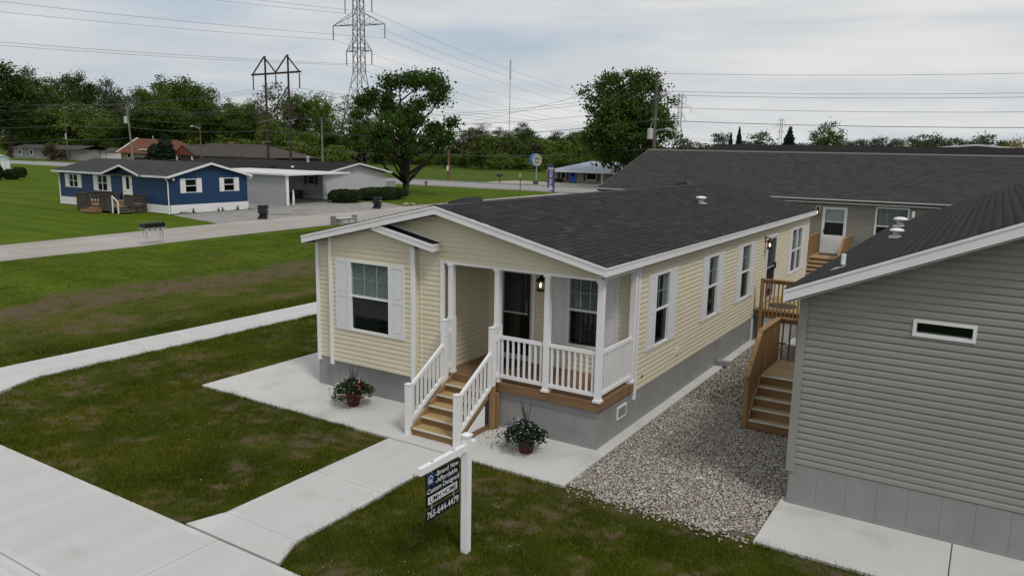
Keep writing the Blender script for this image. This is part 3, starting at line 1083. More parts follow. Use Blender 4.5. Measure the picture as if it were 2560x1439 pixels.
# ------------------------------------------------------------------ the cream house
WA, LA = -6.93, 17.15
A = thing('cream_house', 'long cream vinyl manufactured home with black shingle roof and white porch', 'house', (-3.45, 8.5, 0))
FA = ((0, 0, 0), (1, 0, 0), (0, -1, 0))
FBAY = ((0, -.12, 0), (1, 0, 0), (0, -1, 0))
FS = ((0, 0, 0), (0, 1, 0), (1, 0, 0))
FPB = ((0, 1.55, 0), (1, 0, 0), (0, -1, 0))
FPL = ((-3.42, 0, 0), (0, 1, 0), (1, 0, 0))
FW = ((WA, 0, 0), (0, 1, 0), (-1, 0, 0))
FR = ((0, LA, 0), (1, 0, 0), (0, 1, 0))
EX, EZ, RX, RZ, LX = 0.213, 3.375, -3.42, 4.213, -7.05
KA = (RZ - EZ) / (EX - RX)


def gable_lim(x0, x1, z):
    """run of a course on the gable wall below the roof underside"""
    hi = z + .15
    if hi <= EZ:
        return x0, x1
    d = (hi - EZ) / KA
    return max(x0, LX + d), min(x1, EX - d)


wf = MB()
wf.pb(FA, WA, -3.42, -.16, -.14, .6, 3.1).pb(FA, WA + .3, -.3, -.16, -.14, 3.1, 3.3).prism([(WA + .4, 3.3), (-.4, 3.3), (RX, 4.0)], FA, -.16, -.14)
wallf = wf.build('wall', 'interior', A)
siding(wallf, FA, .66, 4.06, lambda z: gable_lim(WA, 0, z), [(-3.42, 0.01, 0, 3.12), (-6.4, -4.1, 0.7, 3.0)], 'cream', deep=.68)
# bay
BX0, BX1 = -6.42, -4.07
wb = MB().pb(FBAY, BX0, BX1, -.14, -.135, .6, 3.2).build('wall', 'interior', A)


def bay_lim(z):
    x0, x1 = gable_lim(BX0, BX1, z)
    hi = z + .12
    if hi > 3.46:
        x1 = min(x1, -3.5 - (hi - 3.46) / 0.205)
    return x0, max(x0, x1)


siding(wb, FBAY, .655, 3.72, bay_lim, [(-5.82, -4.72, 1.43, 2.91)], 'cream', deep=.68)
MB().box(BX1 - .01, BX1, -.12, -.002, .66, 3.3).build('wall', 'cream', A)
MB().box(BX0, BX0 + .01, -.12, -.002, .66, 3.3).build('wall', 'cream', A)
MB().box(BX0 + .02, BX1 - .02, -.115, -.01, .645, .652).build('bay_underside', 'white', A)
wpb = MB().pb(FPB, -3.42, 0, -.16, -.14, .6, 3.2).build('wall', 'interior', A)
siding(wpb, FPB, .895, 3.12, lambda z: (-3.42, -.02), [(-3.09, -2.25, .9, 2.86), (-1.45, -.74, 1.42, 2.88)], 'cream', deep=.68)
wpl = MB().pb(FPL, 0, 1.55, -.16, -.14, .6, 3.2).build('wall', 'interior', A)
siding(wpl, FPL, .895, 3.12, lambda z: (0.02, 1.54), [], 'cream', deep=.68)
wsd = MB().pb(FS, 1.56, LA, -.16, -.14, .5, 3.2).build('wall', 'interior', A)
SW = [(2.48, 3.30), (5.79, 6.61), (8.62, 9.52)]
holes = [(a + .02, b - .02, 1.40, 2.85) for a, b in SW] + [(11.30, 12.42, .85, 2.88), (14.55, 15.32, 1.40, 2.85), (15.36, 16.05, 1.40, 2.85)]
siding(wsd, FS, .66, 3.24, lambda z: (1.58, LA), holes, 'cream', deep=.68)
wl = MB().pb(FW, .03, LA, -.16, -.005, .662, 3.24).build('wall', 'cream', A)
wr = MB().pb(FR, WA, 0, -.16, -.005, .5, 3.24).prism([(WA, 3.24), (0, 3.24), (RX, 4.0)], FR, -.16, -.005).build('wall', 'cream', A)
# trims
for F, a0, a1, z0, z1, n1 in ((FA, WA - .02, WA + .075, .56, 3.26, .03), (FBAY, BX0 - .015, BX0 + .075, .56, 3.40, .03), (FBAY, BX1 - .085, BX1 + .015, .58, 3.33, .03),
                              (FA, -3.50, -3.40, .9, 3.12, .03), (FS, 1.57, 1.68, .51, 3.23, .03), (FS, LA - .05, LA + .02, .5, 3.23, .03), (FA, BX1 + .075, BX1 + .09, .7, 3.3, .02)):
    MB().pb(F, a0, a1, -.002, n1, z0, z1).build('corner_trim', 'white', A)
MB().pb(FW, -.02, .07, 0.0, .03, .56, 3.24).build('corner_trim', 'white', A)
MB().pb(FPL, 1.50, 1.53, .014, .03, .9, 3.1).build('corner_trim', 'cream', A)
# porch beam, ceiling
MB().box(-3.42, .03, -.045, .09, 3.075, 3.12).build('porch_beam', 'white', A)
MB().box(-.09, .03, .09, 1.55, 3.08, 3.235).build('porch_beam', 'white', A)
MB().box(-3.42, -.01, .02, 1.55, 3.125, 3.15).build('porch_ceiling', 'soffit', A)
# roof
rf = MB()
for sx, ex in ((1, EX), (-1, LX)):
    rf.add([(RX, -.30, RZ - .16), (ex - sx * .03, -.30, EZ - .16), (ex - sx * .03, -.30, EZ - .012), (RX, -.30, RZ - .012), (RX, LA + .15, RZ - .16), (ex - sx * .03, LA + .15, EZ - .16), (ex - sx * .03, LA + .15, EZ - .012), (RX, LA + .15, RZ - .012)], MB.BF)
roofA = rf.build('roof', 'roof_dark', A)
th = math.atan(KA)
SLA = math.hypot(EX - RX, RZ - EZ)
roof_shingles(roofA, (EX + .01, -.335, EZ - .004), (0, 1, 0), (-math.cos(th), 0, math.sin(th)), 17.66, SLA, 'shingle_black', individuals=300, seed=2)
roof_shingles(roofA, (LX - .01, -.335, EZ - .004), (0, 1, 0), (math.cos(th), 0, math.sin(th)), 17.66, SLA, 'shingle_black', seed=3)
cap = MB()
for k in range(59):
    y = -.33 + k * .3
    cap.add([(RX - .13, y, RZ - .013), (RX, y, RZ + .020), (RX + .13, y, RZ - .013), (RX + .13, y + .31, RZ - .018), (RX, y + .31, RZ + .013), (RX - .13, y + .31, RZ - .018)], [(0, 1, 4, 5), (1, 2, 3, 4)])
cap.build('ridge_cap', 'roof_dark', roofA)


def fascia(parent, p, q, h=.165, th=.028, nrm=(0, -1, 0), m='white', name='fascia'):
    """board below the roof edge from p to q (top edge), with a thicker drip edge"""
    n = Vector(nrm)
    p, q = Vector(p), Vector(q)
    mb = MB()
    for z0, z1, t in ((-h, -.045, th), (-.048, -.006, th + .012)):
        a, b = p + Vector((0, 0, z0)), q + Vector((0, 0, z0))
        c, d = q + Vector((0, 0, z1)), p + Vector((0, 0, z1))
        mb.add([a, b, c, d, a + n * t, b + n * t, c + n * t, d + n * t], [(0, 1, 2, 3), (4, 5, 6, 7), (0, 1, 5, 4), (1, 2, 6, 5), (2, 3, 7, 6), (3, 0, 4, 7)])
    return mb.build(name, m, parent)


fascia(A, (RX, -.302, RZ), (EX + .008, -.302, EZ - .001))
fascia(A, (LX - .008, -.302, EZ - .001), (RX, -.302, RZ))
for k in range(6):          # eave fascia in lengths, with a small joint between them
    y0, y1 = -.301 + k * 2.945, -.301 + (k + 1) * 2.945 - .006
    fascia(A, (EX - .028, y0, EZ), (EX - .028, min(y1, 17.33), EZ), nrm=(1, 0, 0), th=.03)
fascia(A, (LX + .028, -.301, EZ), (LX + .028, 17.3, EZ), nrm=(-1, 0, 0), th=.03)
MB().box(-.01, EX - .03, -.3, 17.2, EZ - .178, EZ - .163).build('soffit', 'soffit', A)
MB().box(LX + .03, WA + .01, -.3, 17.2, EZ - .178, EZ - .163).build('soffit', 'soffit', A)
# bay roof: a short slope running down to the right from the main rake
zr = lambda x: 3.46 + (-3.5 - x) * 0.205
bx0 = -5.02
b = MB()
b.add([(bx0, -.27, zr(bx0) - .15), (-3.53, -.27, zr(-3.53) - .15), (-3.53, -.27, zr(-3.53) - .004), (bx0, -.27, zr(bx0) - .004), (bx0, -.01, zr(bx0) - .15), (-3.53, -.01, zr(-3.53) - .15), (-3.53, -.01, zr(-3.53) - .004), (bx0, -.01, zr(bx0) - .004)], MB.BF)
bayroof = b.build('bay_roof', 'roof_blackbrown', A)
fascia(bayroof, (-5.05, -.271, zr(-5.05)), (-3.482, -.271, zr(-3.482)), h=.15)
fascia(bayroof, (-3.53, -.2705, zr(-3.5)), (-3.53, -.012, zr(-3.5)), h=.15, nrm=(1, 0, 0))
b = MB()
b.add([(-5.0, -.045, zr(-5.0) + .02), (-3.5, -.045, zr(-3.5) + .02), (-3.5, -.045, zr(-3.5) + .05), (-5.0, -.045, zr(-5.0) + .055), (-5.0, -.016, zr(-5.0) + .02), (-3.5, -.016, zr(-3.5) + .02), (-3.5, -.016, zr(-3.5) + .05), (-5.0, -.016, zr(-5.0) + .05)], MB.BF)
b.build('wall_flashing', 'white', bayroof)
# roof vents


def mushroom_vent(parent, x, y, z, m='white', s=1.0):
    v = MB()
    v._lathe((x, y, z - .05), [(.09 * s, 0), (.09 * s, .23 * s)], 14)
    o = v.build('roof_vent', 'galv', parent)
    MB()._lathe((x, y, z - .05), [(.05 * s, .20 * s), (.17 * s, .215 * s), (.185 * s, .245 * s), (.15 * s, .28 * s), (.05 * s, .30 * s)], 18).build('vent_cap', m, o, True)
    MB().box(x - .17 * s, x + .17 * s, y - .17 * s, y + .17 * s, z - .02, z + .012).build('flashing', 'galv', o)


mushroom_vent(A, -1.78, 10.36, 3.84, s=.85)
MB().add([(-3.95, .7, 4.06), (-3.4, .7, 4.2), (-3.4, 1.35, 4.2), (-3.95, 1.35, 4.06), (-3.9, .78, 4.22), (-3.45, .78, 4.32), (-3.45, 1.27, 4.32), (-3.9, 1.27, 4.22)], MB.BF).build('box_vent', 'black_metal', A)
MB().add([(-4.0, 14.0, 4.06), (-3.5, 14.0, 4.2), (-3.5, 14.6, 4.2), (-4.0, 14.6, 4.06), (-3.95, 14.05, 4.24), (-3.55, 14.05, 4.34), (-3.55, 14.55, 4.34), (-3.95, 14.55, 4.24)], MB.BF).build('box_vent', 'black_metal', A)
# windows and shutters
w = window(A, FBAY, -5.84, -4.70, 1.40, 2.93, (3, 2), 0.98, low_grille=True)
MB().pb(FBAY, -5.06, -4.80, -.050, -.046, 1.53, 1.80).build('notice', 'cabinet', w)
text('82', .10, FBAY, -4.93, 1.66, -.045, 'interior', w, 'CENTER', name='notice_lettering')
shutter(A, FBAY, -6.23, -5.845, 1.40, 2.93)
shutter(A, FBAY, -4.695, -4.32, 1.40, 2.93)
window(A, FPB, -1.47, -.72, 1.40, 2.90, (3, 2), 0.95, low_grille=True)
shutter(A, FPB, -1.86, -1.475, 1.40, 2.90)
shutter(A, FPB, -.715, -.35, 1.40, 2.90)
for (a, bb), (s0, s1) in zip(SW, ((2.09, 3.69), (5.40, 7.00), (8.21, 9.94))):
    window(A, FS, a, bb, 1.36, 2.90, (3, 2), 0)
    shutter(A, FS, s0, a - .003, 1.36, 2.90)
    shutter(A, FS, bb + .003, s1, 1.36, 2.90)
window(A, FS, 14.52, 15.34, 1.36, 2.88, (2, 1), 0)
window(A, FS, 15.343, 16.08, 1.36, 2.88, (2, 1), 0)
shutter(A, FS, 14.10, 14.515, 1.36, 2.88)
shutter(A, FS, 16.085, 16.48, 1.36, 2.88)


def storm_door(parent, F, a0, a1, z0, z1, inner='dark_door', full=True, m='white'):
    d = MB()
    d.pb(F, a0, a0 + .07, -.13, .04, z0, z1).pb(F, a1 - .07, a1, -.13, .04, z0, z1).pb(F, a0 + .07, a1 - .07, -.13, .04, z1 - .07, z1)
    do = d.build('door', m, parent)
    MB().pb(F, a0 + .07, a1 - .07, -.13, -.09, z0, z1 - .07).build('inner_door', inner, do)
    s = MB()
    l, r, t = a0 + .075, a1 - .075, z1 - .075
    bot = z0 + (.12 if full else .85)
    s.pb(F, l, l + .045, 0, .03, z0 + .01, t).pb(F, r - .045, r, 0, .03, z0 + .01, t).pb(F, l + .045, r - .045, 0, .03, t - .045, t).pb(F, l + .045, r - .045, 0, .03, z0 + .01, bot)
    zm = (bot + t) / 2
    s.pb(F, l + .045, r - .045, .002, .028, zm - .015, zm + .015)
    so = s.build('storm_frame', 'galv' if full else m, do)
    MB().pb(F, l + .045, r - .045, .012, .016, bot, zm - .015).build('pane', 'glass_screen', do)
    MB().pb(F, l + .045, r - .045, .012, .016, zm + .015, t - .045).build('pane', 'glass', do)
    MB().pb(F, r - .075 if full else l + .03, r - .05 if full else l + .055, .03, .075, z0 + .95, z0 + 1.13).build('handle', 'black_metal', do)
    return do


storm_door(A, FPB, -3.12, -2.22, .90, 2.88)
storm_door(A, FS, 11.26, 12.46, .90, 2.92)
lantern(A, FPB, -2.03, 2.62, 1.15)
lantern(A, FS, 11.02, 2.72, 1.15)
# skirting
skirting(A, FA, WA, -3.44, .658)
skirting(A, FA, -3.44, 0.0, .735, band=.13)
skirting(A, FS, 0.0125, 1.56, .735, band=.13)
skirting(A, FS, 1.56, LA, .655, pitch=1.25)
v = MB().pb(FS, .86, 1.27, .0, .022, .30, .55).build('skirting_vent', 'white', A)
MB().pb(FS, .90, 1.23, .022, .024, .335, .515).build('vent_opening', 'interior', v)
for k in range(6):
    MB().pb(FS, .90, 1.23, .024, .032, .345 + k * .031, .351 + k * .031).build('louvre', 'galv', v)
hat = MB().pb(FS, 10.06, 10.98, .015, .035, .02, .62).build('access_hatch', 'white', A)
MB().pb(FS, 10.2, 10.84, .035, .045, .12, .52).build('hatch_panel', 'white', hat)
o1 = MB().pb(FS, 3.85, 4.01, .012, .035, .92, 1.07).build('hose_outlet', 'white', A)
MB().tube([(.035, 3.93, .99), (.10, 3.93, .985), (.11, 3.93, .95)], .015, 6).build('tap', 'galv', o1)
MB().pb(FS, 10.1, 10.28, .012, .035, .66, .80).build('hose_outlet', 'galv', A)
MB().pb(FS, 1.95, 2.02, .012, .02, .86, .92).build('inspection_tag', 'wall_red', A)
# porch deck
MB().box(-3.40, .0, .03, 1.54, .72, .86).build('porch_frame', 'wood_porch', A)
dk = MB().box(-3.42, .05, -.055, 1.54, .86, .866).build('porch_deck', 'wood_porch', A)
nb = 11
for k in range(nb):
    y0 = -.055 + k * 1.595 / nb
    MB().box(-3.42, .058, y0 + .004, y0 + 1.595 / nb - .004, .867, .895).build('deck_board', 'wood_porch', dk)
MB().box(-2.10, .066, -.066, -.026, .735, .866).build('rim_board', 'wood_porch', A)
MB().box(-3.42, -2.115, -.066, -.026, .735, .866).build('rim_board', 'wood_porch', A)
MB().box(.026, .066, -.025, 1.46, .735, .866).build('rim_board', 'wood_porch', A)
MB()._lathe((-2.66, 1.22, .896), [(.36, 0), (.35, .012)], 20).build('door_mat', 'black_metal', A)
# posts


def post(parent, x, y, z0, z1, w=.105, sleeve=None, m='white', capped=False):
    h = w / 2
    p = MB().box(x - h, x + h, y - h, y + h, z0, z1).build('post', m, parent)
    if not capped:
        MB().box(x - h - .022, x + h + .022, y - h - .022, y + h + .022, z0, z0 + .045).build('post_base', m, p)
        MB().box(x - h - .018, x + h + .018, y - h - .018, y + h + .018, z1 - .035, z1 - .001).build('post_head', m, p)
    else:
        g = MB().box(x - h - .008, x + h + .008, y - h - .008, y + h + .008, z1, z1 + .02)
        g.add([(x - h, y - h, z1 + .02), (x + h, y - h, z1 + .02), (x + h, y + h, z1 + .02), (x - h, y + h, z1 + .02), (x, y, z1 + .035)], [(0, 1, 4), (1, 2, 4), (2, 3, 4), (3, 0, 4)])
        g.build('post_cap', m, p)
    if sleeve:
        MB().box(x - h - .012, x + h + .012, y - h - .012, y + h + .012, z0 + .046, sleeve).build('post_sleeve', m, p)
    return p


for x, sl in ((-3.23, 2.02), (-2.145, 2.02), (-1.06, None), (-.0, None)):
    post(A, x, .0, .896, 3.075, sleeve=sl)
post(A, -.0, 1.43, .896, 3.08)


def rail(parent, p, q, zlo, zhi, nbal, m='white', wr=.055, hr=.065, bw=.036):
    """railing between two points (x,y), level: rails and one mesh per baluster"""
    p, q = np.array(p, float), np.array(q, float)
    ro = MB().bar((*p, zhi - hr / 2), (*q, zhi - hr / 2), wr, hr).build('railing', m, parent)
    MB().bar((*p, zlo + hr / 2), (*q, zlo + hr / 2), wr, hr).build('bottom_rail', m, ro)
    for k in range(nbal):
        c = p + (q - p) * (k + .5) / nbal
        MB().box(c[0] - bw / 2, c[0] + bw / 2, c[1] - bw / 2, c[1] + bw / 2, zlo + hr - .004, zhi - hr + .004).build('baluster', m, ro)
    return ro


rail(A, (-2.09, 0), (-1.115, 0), .99, 1.815, 8)
rail(A, (-1.005, 0), (-.055, 0), .99, 1.815, 8)
rail(A, (0, .055), (0, 1.375), .99, 1.815, 11)

# ------------------------------------------------------------------ porch steps of the cream house
S = thing('porch_steps', 'brown wooden porch steps with white vinyl handrails in front of the cream house', 'steps', (-2.66, -.7, 0))
X0, X1 = -3.14, -2.21
rise, run, yb = .149, .250, -1.31
for k in range(6):
    y = yb + k * run
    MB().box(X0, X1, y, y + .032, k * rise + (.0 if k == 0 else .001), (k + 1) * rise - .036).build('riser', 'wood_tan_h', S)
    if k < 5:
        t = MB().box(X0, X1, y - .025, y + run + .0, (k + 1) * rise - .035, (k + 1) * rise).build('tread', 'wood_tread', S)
        MB().box(X0 + .003, X1 - .003, y - .031, y - .004, (k + 1) * rise - .016, (k + 1) * rise + .003).build('nosing', 'nosing', t)
for x in (X0 - .042, X1 + .003):
    MB().add([(x, yb, 0), (x + .038, yb, 0), (x + .038, -.07, .70), (x, -.07, .70), (x, yb - .03, .15), (x + .038, yb - .03, .15), (x + .038, -.07, .89), (x, -.07, .89)], [(0, 3, 2, 1), (4, 5, 6, 7), (0, 1, 5, 4), (1, 2, 6, 5), (2, 3, 7, 6), (3, 0, 4, 7)]).build('stringer', 'wood_tan', S)
FX = ((-2.165, 0, 0), (0, 1, 0), (1, 0, 0))
MB().prism([(-1.02, .10), (-.36, .10), (-.36, .50)], FX, -.012, -.004).build('side_panel', 'white', S)
MB().prism([(-1.15, .0), (-.30, .0), (-.30, .09), (-1.0, .09)], FX, -.02, .02).build('bottom_board', 'wood_porch', S)
for x, y in ((-2.10, -.215), (-2.09, -.10)):
    MB().box(x - .045, x + .045, y - .045, y + .045, 0, .86 if y < -.15 else .70).build('wood_post', 'wood_tan', S)
for x in (-3.235, -2.12):
    post(S, x, -1.325, 0 if True else 0, .965, capped=True)
    post(S, x, -.215, .62 if x < -3 else .865, 1.985, capped=True)
    MB().box(x - .03, x + .03, -.165, -.06, 1.70, 1.80).build('rail_link', 'white', S)
    MB().box(x - .03, x + .03, -.165, -.06, 1.00, 1.08).build('rail_link', 'white', S)
    sl = rise / run
    h = MB()
    yA, yB = -1.28, -.265
    zt = lambda y: .90 + (y - yA) * sl
    zbm = lambda y: .245 + (y - yA) * sl
    ho = h.bar((x, yA, zt(yA)), (x, yB, zt(yB)), .055, .065).build('handrail', 'white', S)
    MB().bar((x, yA, zbm(yA)), (x, yB, zbm(yB)), .055, .065).build('bottom_rail', 'white', ho)
    for k in range(8):
        y = yA + (yB - yA) * (k + .7) / 8.2
        MB().box(x - .018, x + .018, y - .018, y + .018, zbm(y) + .02, zt(y) - .02).build('baluster', 'white', ho)

# ------------------------------------------------------------------ the taupe house on the right
BXL, BXR, BYF, BYR = 3.35, 10.40, -.18, 13.3
Bh = thing('taupe_house', 'taupe vinyl manufactured home with grey skirting and narrow white transom window', 'house', (6.9, 6.5, 0))
FBF = ((0, BYF, 0), (1, 0, 0), (0, -1, 0))
FBL = ((BXL, 0, 0), (0, 1, 0), (-1, 0, 0))
FBR = ((BXR, 0, 0), (0, 1, 0), (1, 0, 0))
FBK = ((0, BYR, 0), (1, 0, 0), (0, 1, 0))
BEX, BEZ, BKP = 3.17, 3.385, .418
BRX = 6.875
BRZ = BEZ + (BRX - BEX) * BKP


def limB(z):
    hi = z + .17
    if hi <= BEZ + (BXL - BEX) * BKP:
        return BXL, BXR
    d = (hi - BEZ) / BKP
    return max(BXL, BEX + d), min(BXR, 2 * BRX - BEX - d)


wB = MB().pb(FBF, BXL, BXR, -.16, -.14, .5, 3.2).prism([(BXL + .2, 3.2), (BXR - .2, 3.2), (BRX, 4.6)], FBF, -.16, -.14).build('wall', 'interior', Bh)
siding(wB, FBF, .655, 4.74, limB, [(4.87, 5.55, 2.90, 3.07)], 'taupe', h=.1035, deep=1.05)
wBl = MB().pb(FBL, BYF, BYR, -.16, -.14, .5, 3.2).build('wall', 'interior', Bh)
siding(wBl, FBL, .655, 3.24, lambda z: (BYF, BYR), [(3.9, 4.8, .85, 2.9)], 'taupe', h=.1035)
MB().pb(FBR, BYF, BYR, -.16, 0, .5, 3.3).build('wall', 'taupe', Bh)
MB().pb(FBK, BXL, BXR, -.16, 0, .5, 3.3).prism([(BXL + .1, 3.3), (BXR - .1, 3.3), (BRX, 4.7)], FBK, -.16, 0).build('wall', 'taupe', Bh)
MB().pb(FBF, BXL - .03, BXL + .095, 0, .035, .52, 3.28).build('corner_trim', 'taupe', Bh)
MB().pb(FBL, BYF + .001, BYF + .08, 0, .028, .525, 3.27).build('corner_trim', 'taupe', Bh)
storm_door(Bh, FBL, 3.88, 4.82, .86, 2.9)
wt = window(Bh, FBF, 4.83, 5.59, 2.865, 3.105, single=True, fw=.045)
skirting(Bh, FBF, BXL + .02, BXR, .645, pitch=.41, base=.045, dep=.012)
skirting(Bh, FBL, BYF + .03, BYR, .645, pitch=.41, base=.045)
rf = MB()
for sgn in (1, -1):
    ex = BRX - sgn * (BRX - BEX)
    e2 = ex + sgn * .03
    rf.add([(BRX, BYF - .36, BRZ - .2), (e2, BYF - .36, BEZ - .18), (e2, BYF - .36, BEZ - .012), (BRX, BYF - .36, BRZ - .016), (BRX, 13.68, BRZ - .2), (e2, 13.68, BEZ - .18), (e2, 13.68, BEZ - .012), (BRX, 13.68, BRZ - .016)], MB.BF)
roofB = rf.build('roof', 'roof_dark', Bh)
thb = math.atan(BKP)
SLB = math.hypot(BRX - BEX, BRZ - BEZ)
roof_shingles(roofB, (BEX - .012, -.59, BEZ - .006), (0, 1, 0), (math.cos(thb), 0, math.sin(thb)), 14.28, SLB, 'shingle_black', exposure=.137, individuals=300, seed=5, thick=.0035)
fascia(Bh, (BEX - .014, -.542, BEZ - .006), (BRX, -.542, BRZ), h=.185)
fascia(Bh, (BRX, -.542, BRZ), (2 * BRX - BEX, -.542, BEZ), h=.185)
fascia(Bh, (BEX + .03, -.541, BEZ), (BEX + .03, 13.69, BEZ), h=.18, nrm=(-1, 0, 0))
b = MB()
b.add([(BEX + .02, -.54, BEZ - .21), (BRX, -.54, BRZ - .21), (BRX, -.19, BRZ - .21), (BEX + .02, -.19, BEZ - .21), (BEX + .02, -.54, BEZ - .197), (BRX, -.54, BRZ - .197), (BRX, -.19, BRZ - .197), (BEX + .02, -.19, BEZ - .197)], MB.BF)
b.build('soffit', 'soffit', Bh)
mushroom_vent(Bh, 4.07, 4.39, 3.79, s=.72)
mushroom_vent(Bh, 3.70, 8.93, 3.64, s=.9)
for x, y in ((3.74, .59), (3.69, 12.31)):
    z = BEZ + (x - BEX) * BKP
    pv = MB()._lathe((x, y, z - .05), [(.035, 0), (.035, .25)], 12).build('vent_pipe', 'white', Bh)
    MB()._lathe((x, y, z - .02), [(.07, .0), (.05, .06)], 12).build('boot', 'black_metal', pv)
    MB().add([(x - .16, y - .11, z - .16 * BKP + .012), (x + .04, y - .13, z + .04 * BKP + .012), (x + .04, y + .10, z + .04 * BKP + .012), (x - .10, y + .05, z - .10 * BKP + .012), (x - .16, y - .11, z - .16 * BKP + .018), (x + .04, y - .13, z + .04 * BKP + .018), (x + .04, y + .10, z + .04 * BKP + .018), (x - .10, y + .05, z - .10 * BKP + .018)], MB.BF).build('flashing', 'white', pv)

# ------------------------------------------------------------------ wooden stair decks


def sloped_rail(parent, x, yA, yB, zA, zB, zbA, zbB, n, m='wood_tan', bw=.035):
    h = MB()
    h.bar((x, yA, zA), (x, yB, zB), .09, .035)
    h.bar((x, yA, zA - .06), (x, yB, zB - .06), .035, .085)
    ho = h.build('handrail', m, parent)
    for k in range(n):
        t = (k + .5) / n
        y = yA + (yB - yA) * t
        MB().box(x - bw / 2, x + bw / 2, y - bw / 2, y + bw / 2, zbA + (zbB - zbA) * t, zA + (zB - zA) * t - .1).build('baluster', m, ho)


def flat_rail(parent, p, q, z0, z1, n, m='wood_tan', bw=.035):
    p, q = np.array(p, float), np.array(q, float)
    h = MB()
    h.bar((*p, z1 - .018), (*q, z1 - .018), .11, .035)
    h.bar((*p, z1 - .08), (*q, z1 - .08), .036, .085)
    ho = h.build('railing', m, parent)
    for k in range(n):
        c = p + (q - p) * (k + .5) / n
        MB().box(c[0] - bw / 2, c[0] + bw / 2, c[1] - bw / 2, c[1] + bw / 2, z0, z1 - .1225).build('baluster', m, ho)


def flight(parent, x0, x1, y0, zl, nr, run, dirn=1):
    """steps rising towards +Y from y0; zl landing height"""
    rise = zl / nr
    for k in range(nr):
        y = y0 + k * run
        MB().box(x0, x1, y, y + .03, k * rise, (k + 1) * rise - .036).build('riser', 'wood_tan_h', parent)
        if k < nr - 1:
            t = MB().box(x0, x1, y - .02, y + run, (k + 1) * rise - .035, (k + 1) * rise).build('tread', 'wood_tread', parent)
            MB().box(x0 + .003, x1 - .003, y - .026, y + .004, (k + 1) * rise - .016, (k + 1) * rise + .003).build('nosing', 'nosing', t)
    for x in (x0 - .042, x1 + .004):
        yE = y0 + (nr - 1) * run
        MB().add([(x, y0, 0), (x + .038, y0, 0), (x + .038, yE, zl - .25), (x, yE, zl - .25), (x, y0 - .03, rise), (x + .038, y0 - .03, rise), (x + .038, yE, zl - .01), (x, yE, zl - .01)], MB.BF).build('stringer', 'wood_tan', parent)


def landing(parent, x0, x1, y0, y1, z, legs):
    MB().box(x0, x1, y0 + .036, y1, z - .20, z - .03).build('deck_frame', 'wood_tan_h', parent)
    d = MB().box(x0 + .01, x1 - .01, y0 + .01, y1 - .01, z - .03, z - .026).build('landing', 'wood_tread', parent)
    n = max(1, int(round((y1 - y0) / .14)))
    w = (y1 - y0) / n
    for k in range(n):
        MB().box(x0 - .01, x1 + .01, y0 + k * w + .003, y0 + (k + 1) * w - .003, z - .0255, z).build('deck_board', 'wood_tread', d)
    for x, y, zt in legs:
        MB().box(x - .045, x + .045, y - .045, y + .045, 0, zt).build('post', 'wood_tan', parent)


zl = .885
T = thing('stair_deck', 'new tan wooden stair deck against the taupe house on the gravel', 'deck', (2.6, 3.9, 0))
landing(T, 1.96, 3.30, 3.52, 4.96, zl, [(1.90, 2.74, .98), (1.90, 3.56, 1.70), (1.90, 4.95, 1.78)])
flight(T, 1.98, 3.24, 2.74, zl, 5, .195)
MB().box(1.985, 3.24, 3.485, 3.53, zl - .015, zl + .006).build('nosing', 'nosing', T)
sloped_rail(T, 1.90, 2.70, 3.50, 1.03, 1.80, .10, .80, 7)
flat_rail(T, (1.90, 3.50), (1.90, 5.0), .70, 1.82, 13)
flat_rail(T, (1.93, 5.0), (3.28, 5.0), .70, 1.82, 9)

T2 = thing('stair_deck', 'tan wooden landing with dark oval mat below the side door lantern of the cream house', 'deck', (.7, 11.6, 0))
landing(T2, .06, 1.42, 10.2, 12.9, .90, [(.24, 10.16, 1.78), (1.38, 10.16, 1.78), (.14, 12.85, .85), (1.38, 12.85, .85)])
flat_rail(T2, (.19, 10.155), (1.42, 10.155), .72, 1.82, 11)
MB()._lathe((.62, 11.15, .902), [(.42, 0), (.41, .014)], 24).build('door_mat', 'black_metal', T2)
MB().box(.32, 1.40, 10.24, 10.26, .02, .69).build('skirt_panel', 'white', T2)

T3 = thing('stair_deck', 'tan wooden stair deck in front of the white door of the rear taupe house', 'deck', (-.45, 24, 0))
landing(T3, -1.10, .24, 23.4, 25.28, .90, [(-1.14, 23.4, 1.82), (.28, 23.4, 1.82), (-1.14, 25.2, 1.8), (.28, 25.2, 1.8), (-1.14, 22.1, .95), (.28, 22.1, .95)])
flight(T3, -1.05, .19, 22.2, .90, 6, .245)
for x in (-1.14, .28):
    sloped_rail(T3, x, 22.05, 23.4, 1.0, 1.82, .15, .85, 8, bw=.09)
    flat_rail(T3, (x, 23.4), (x, 25.25), .65, 1.82, 10, bw=.09)
MB().box(-.95, .05, 24.55, 25.2, .902, .916).build('door_mat', 'black_metal', T3)

ac = thing('air_conditioner', 'grey air conditioning unit standing behind the stair deck of the taupe house', 'air conditioner', (2.25, 6.6, 0))
MB().box(1.75, 2.75, 6.2, 7.0, -.05, .05).build('pad', 'concrete', ac)
acb = MB().box(1.85, 2.65, 6.25, 6.95, .05, .93).build('cabinet', 'cabinet', ac)
for k in range(9):
    MB().box(1.86 + k * .087, 1.90 + k * .087, 6.235, 6.249, .1, .86).build('louvre', 'cabinet', acb)
MB().box(1.84, 2.66, 6.24, 6.96, .931, .965).build('top', 'white', ac)
MB()._lathe((2.25, 6.6, .966), [(.27, 0), (.27, .02), (.1, .04)], 18).build('fan_guard', 'black_metal', ac)
sb = MB().box(.03, .33, 6.84, 7.01, 0, .12).build('splash_block', 'skirt')
tag(sb, 'grey concrete splash block at the foot of the cream house skirting', 'block')

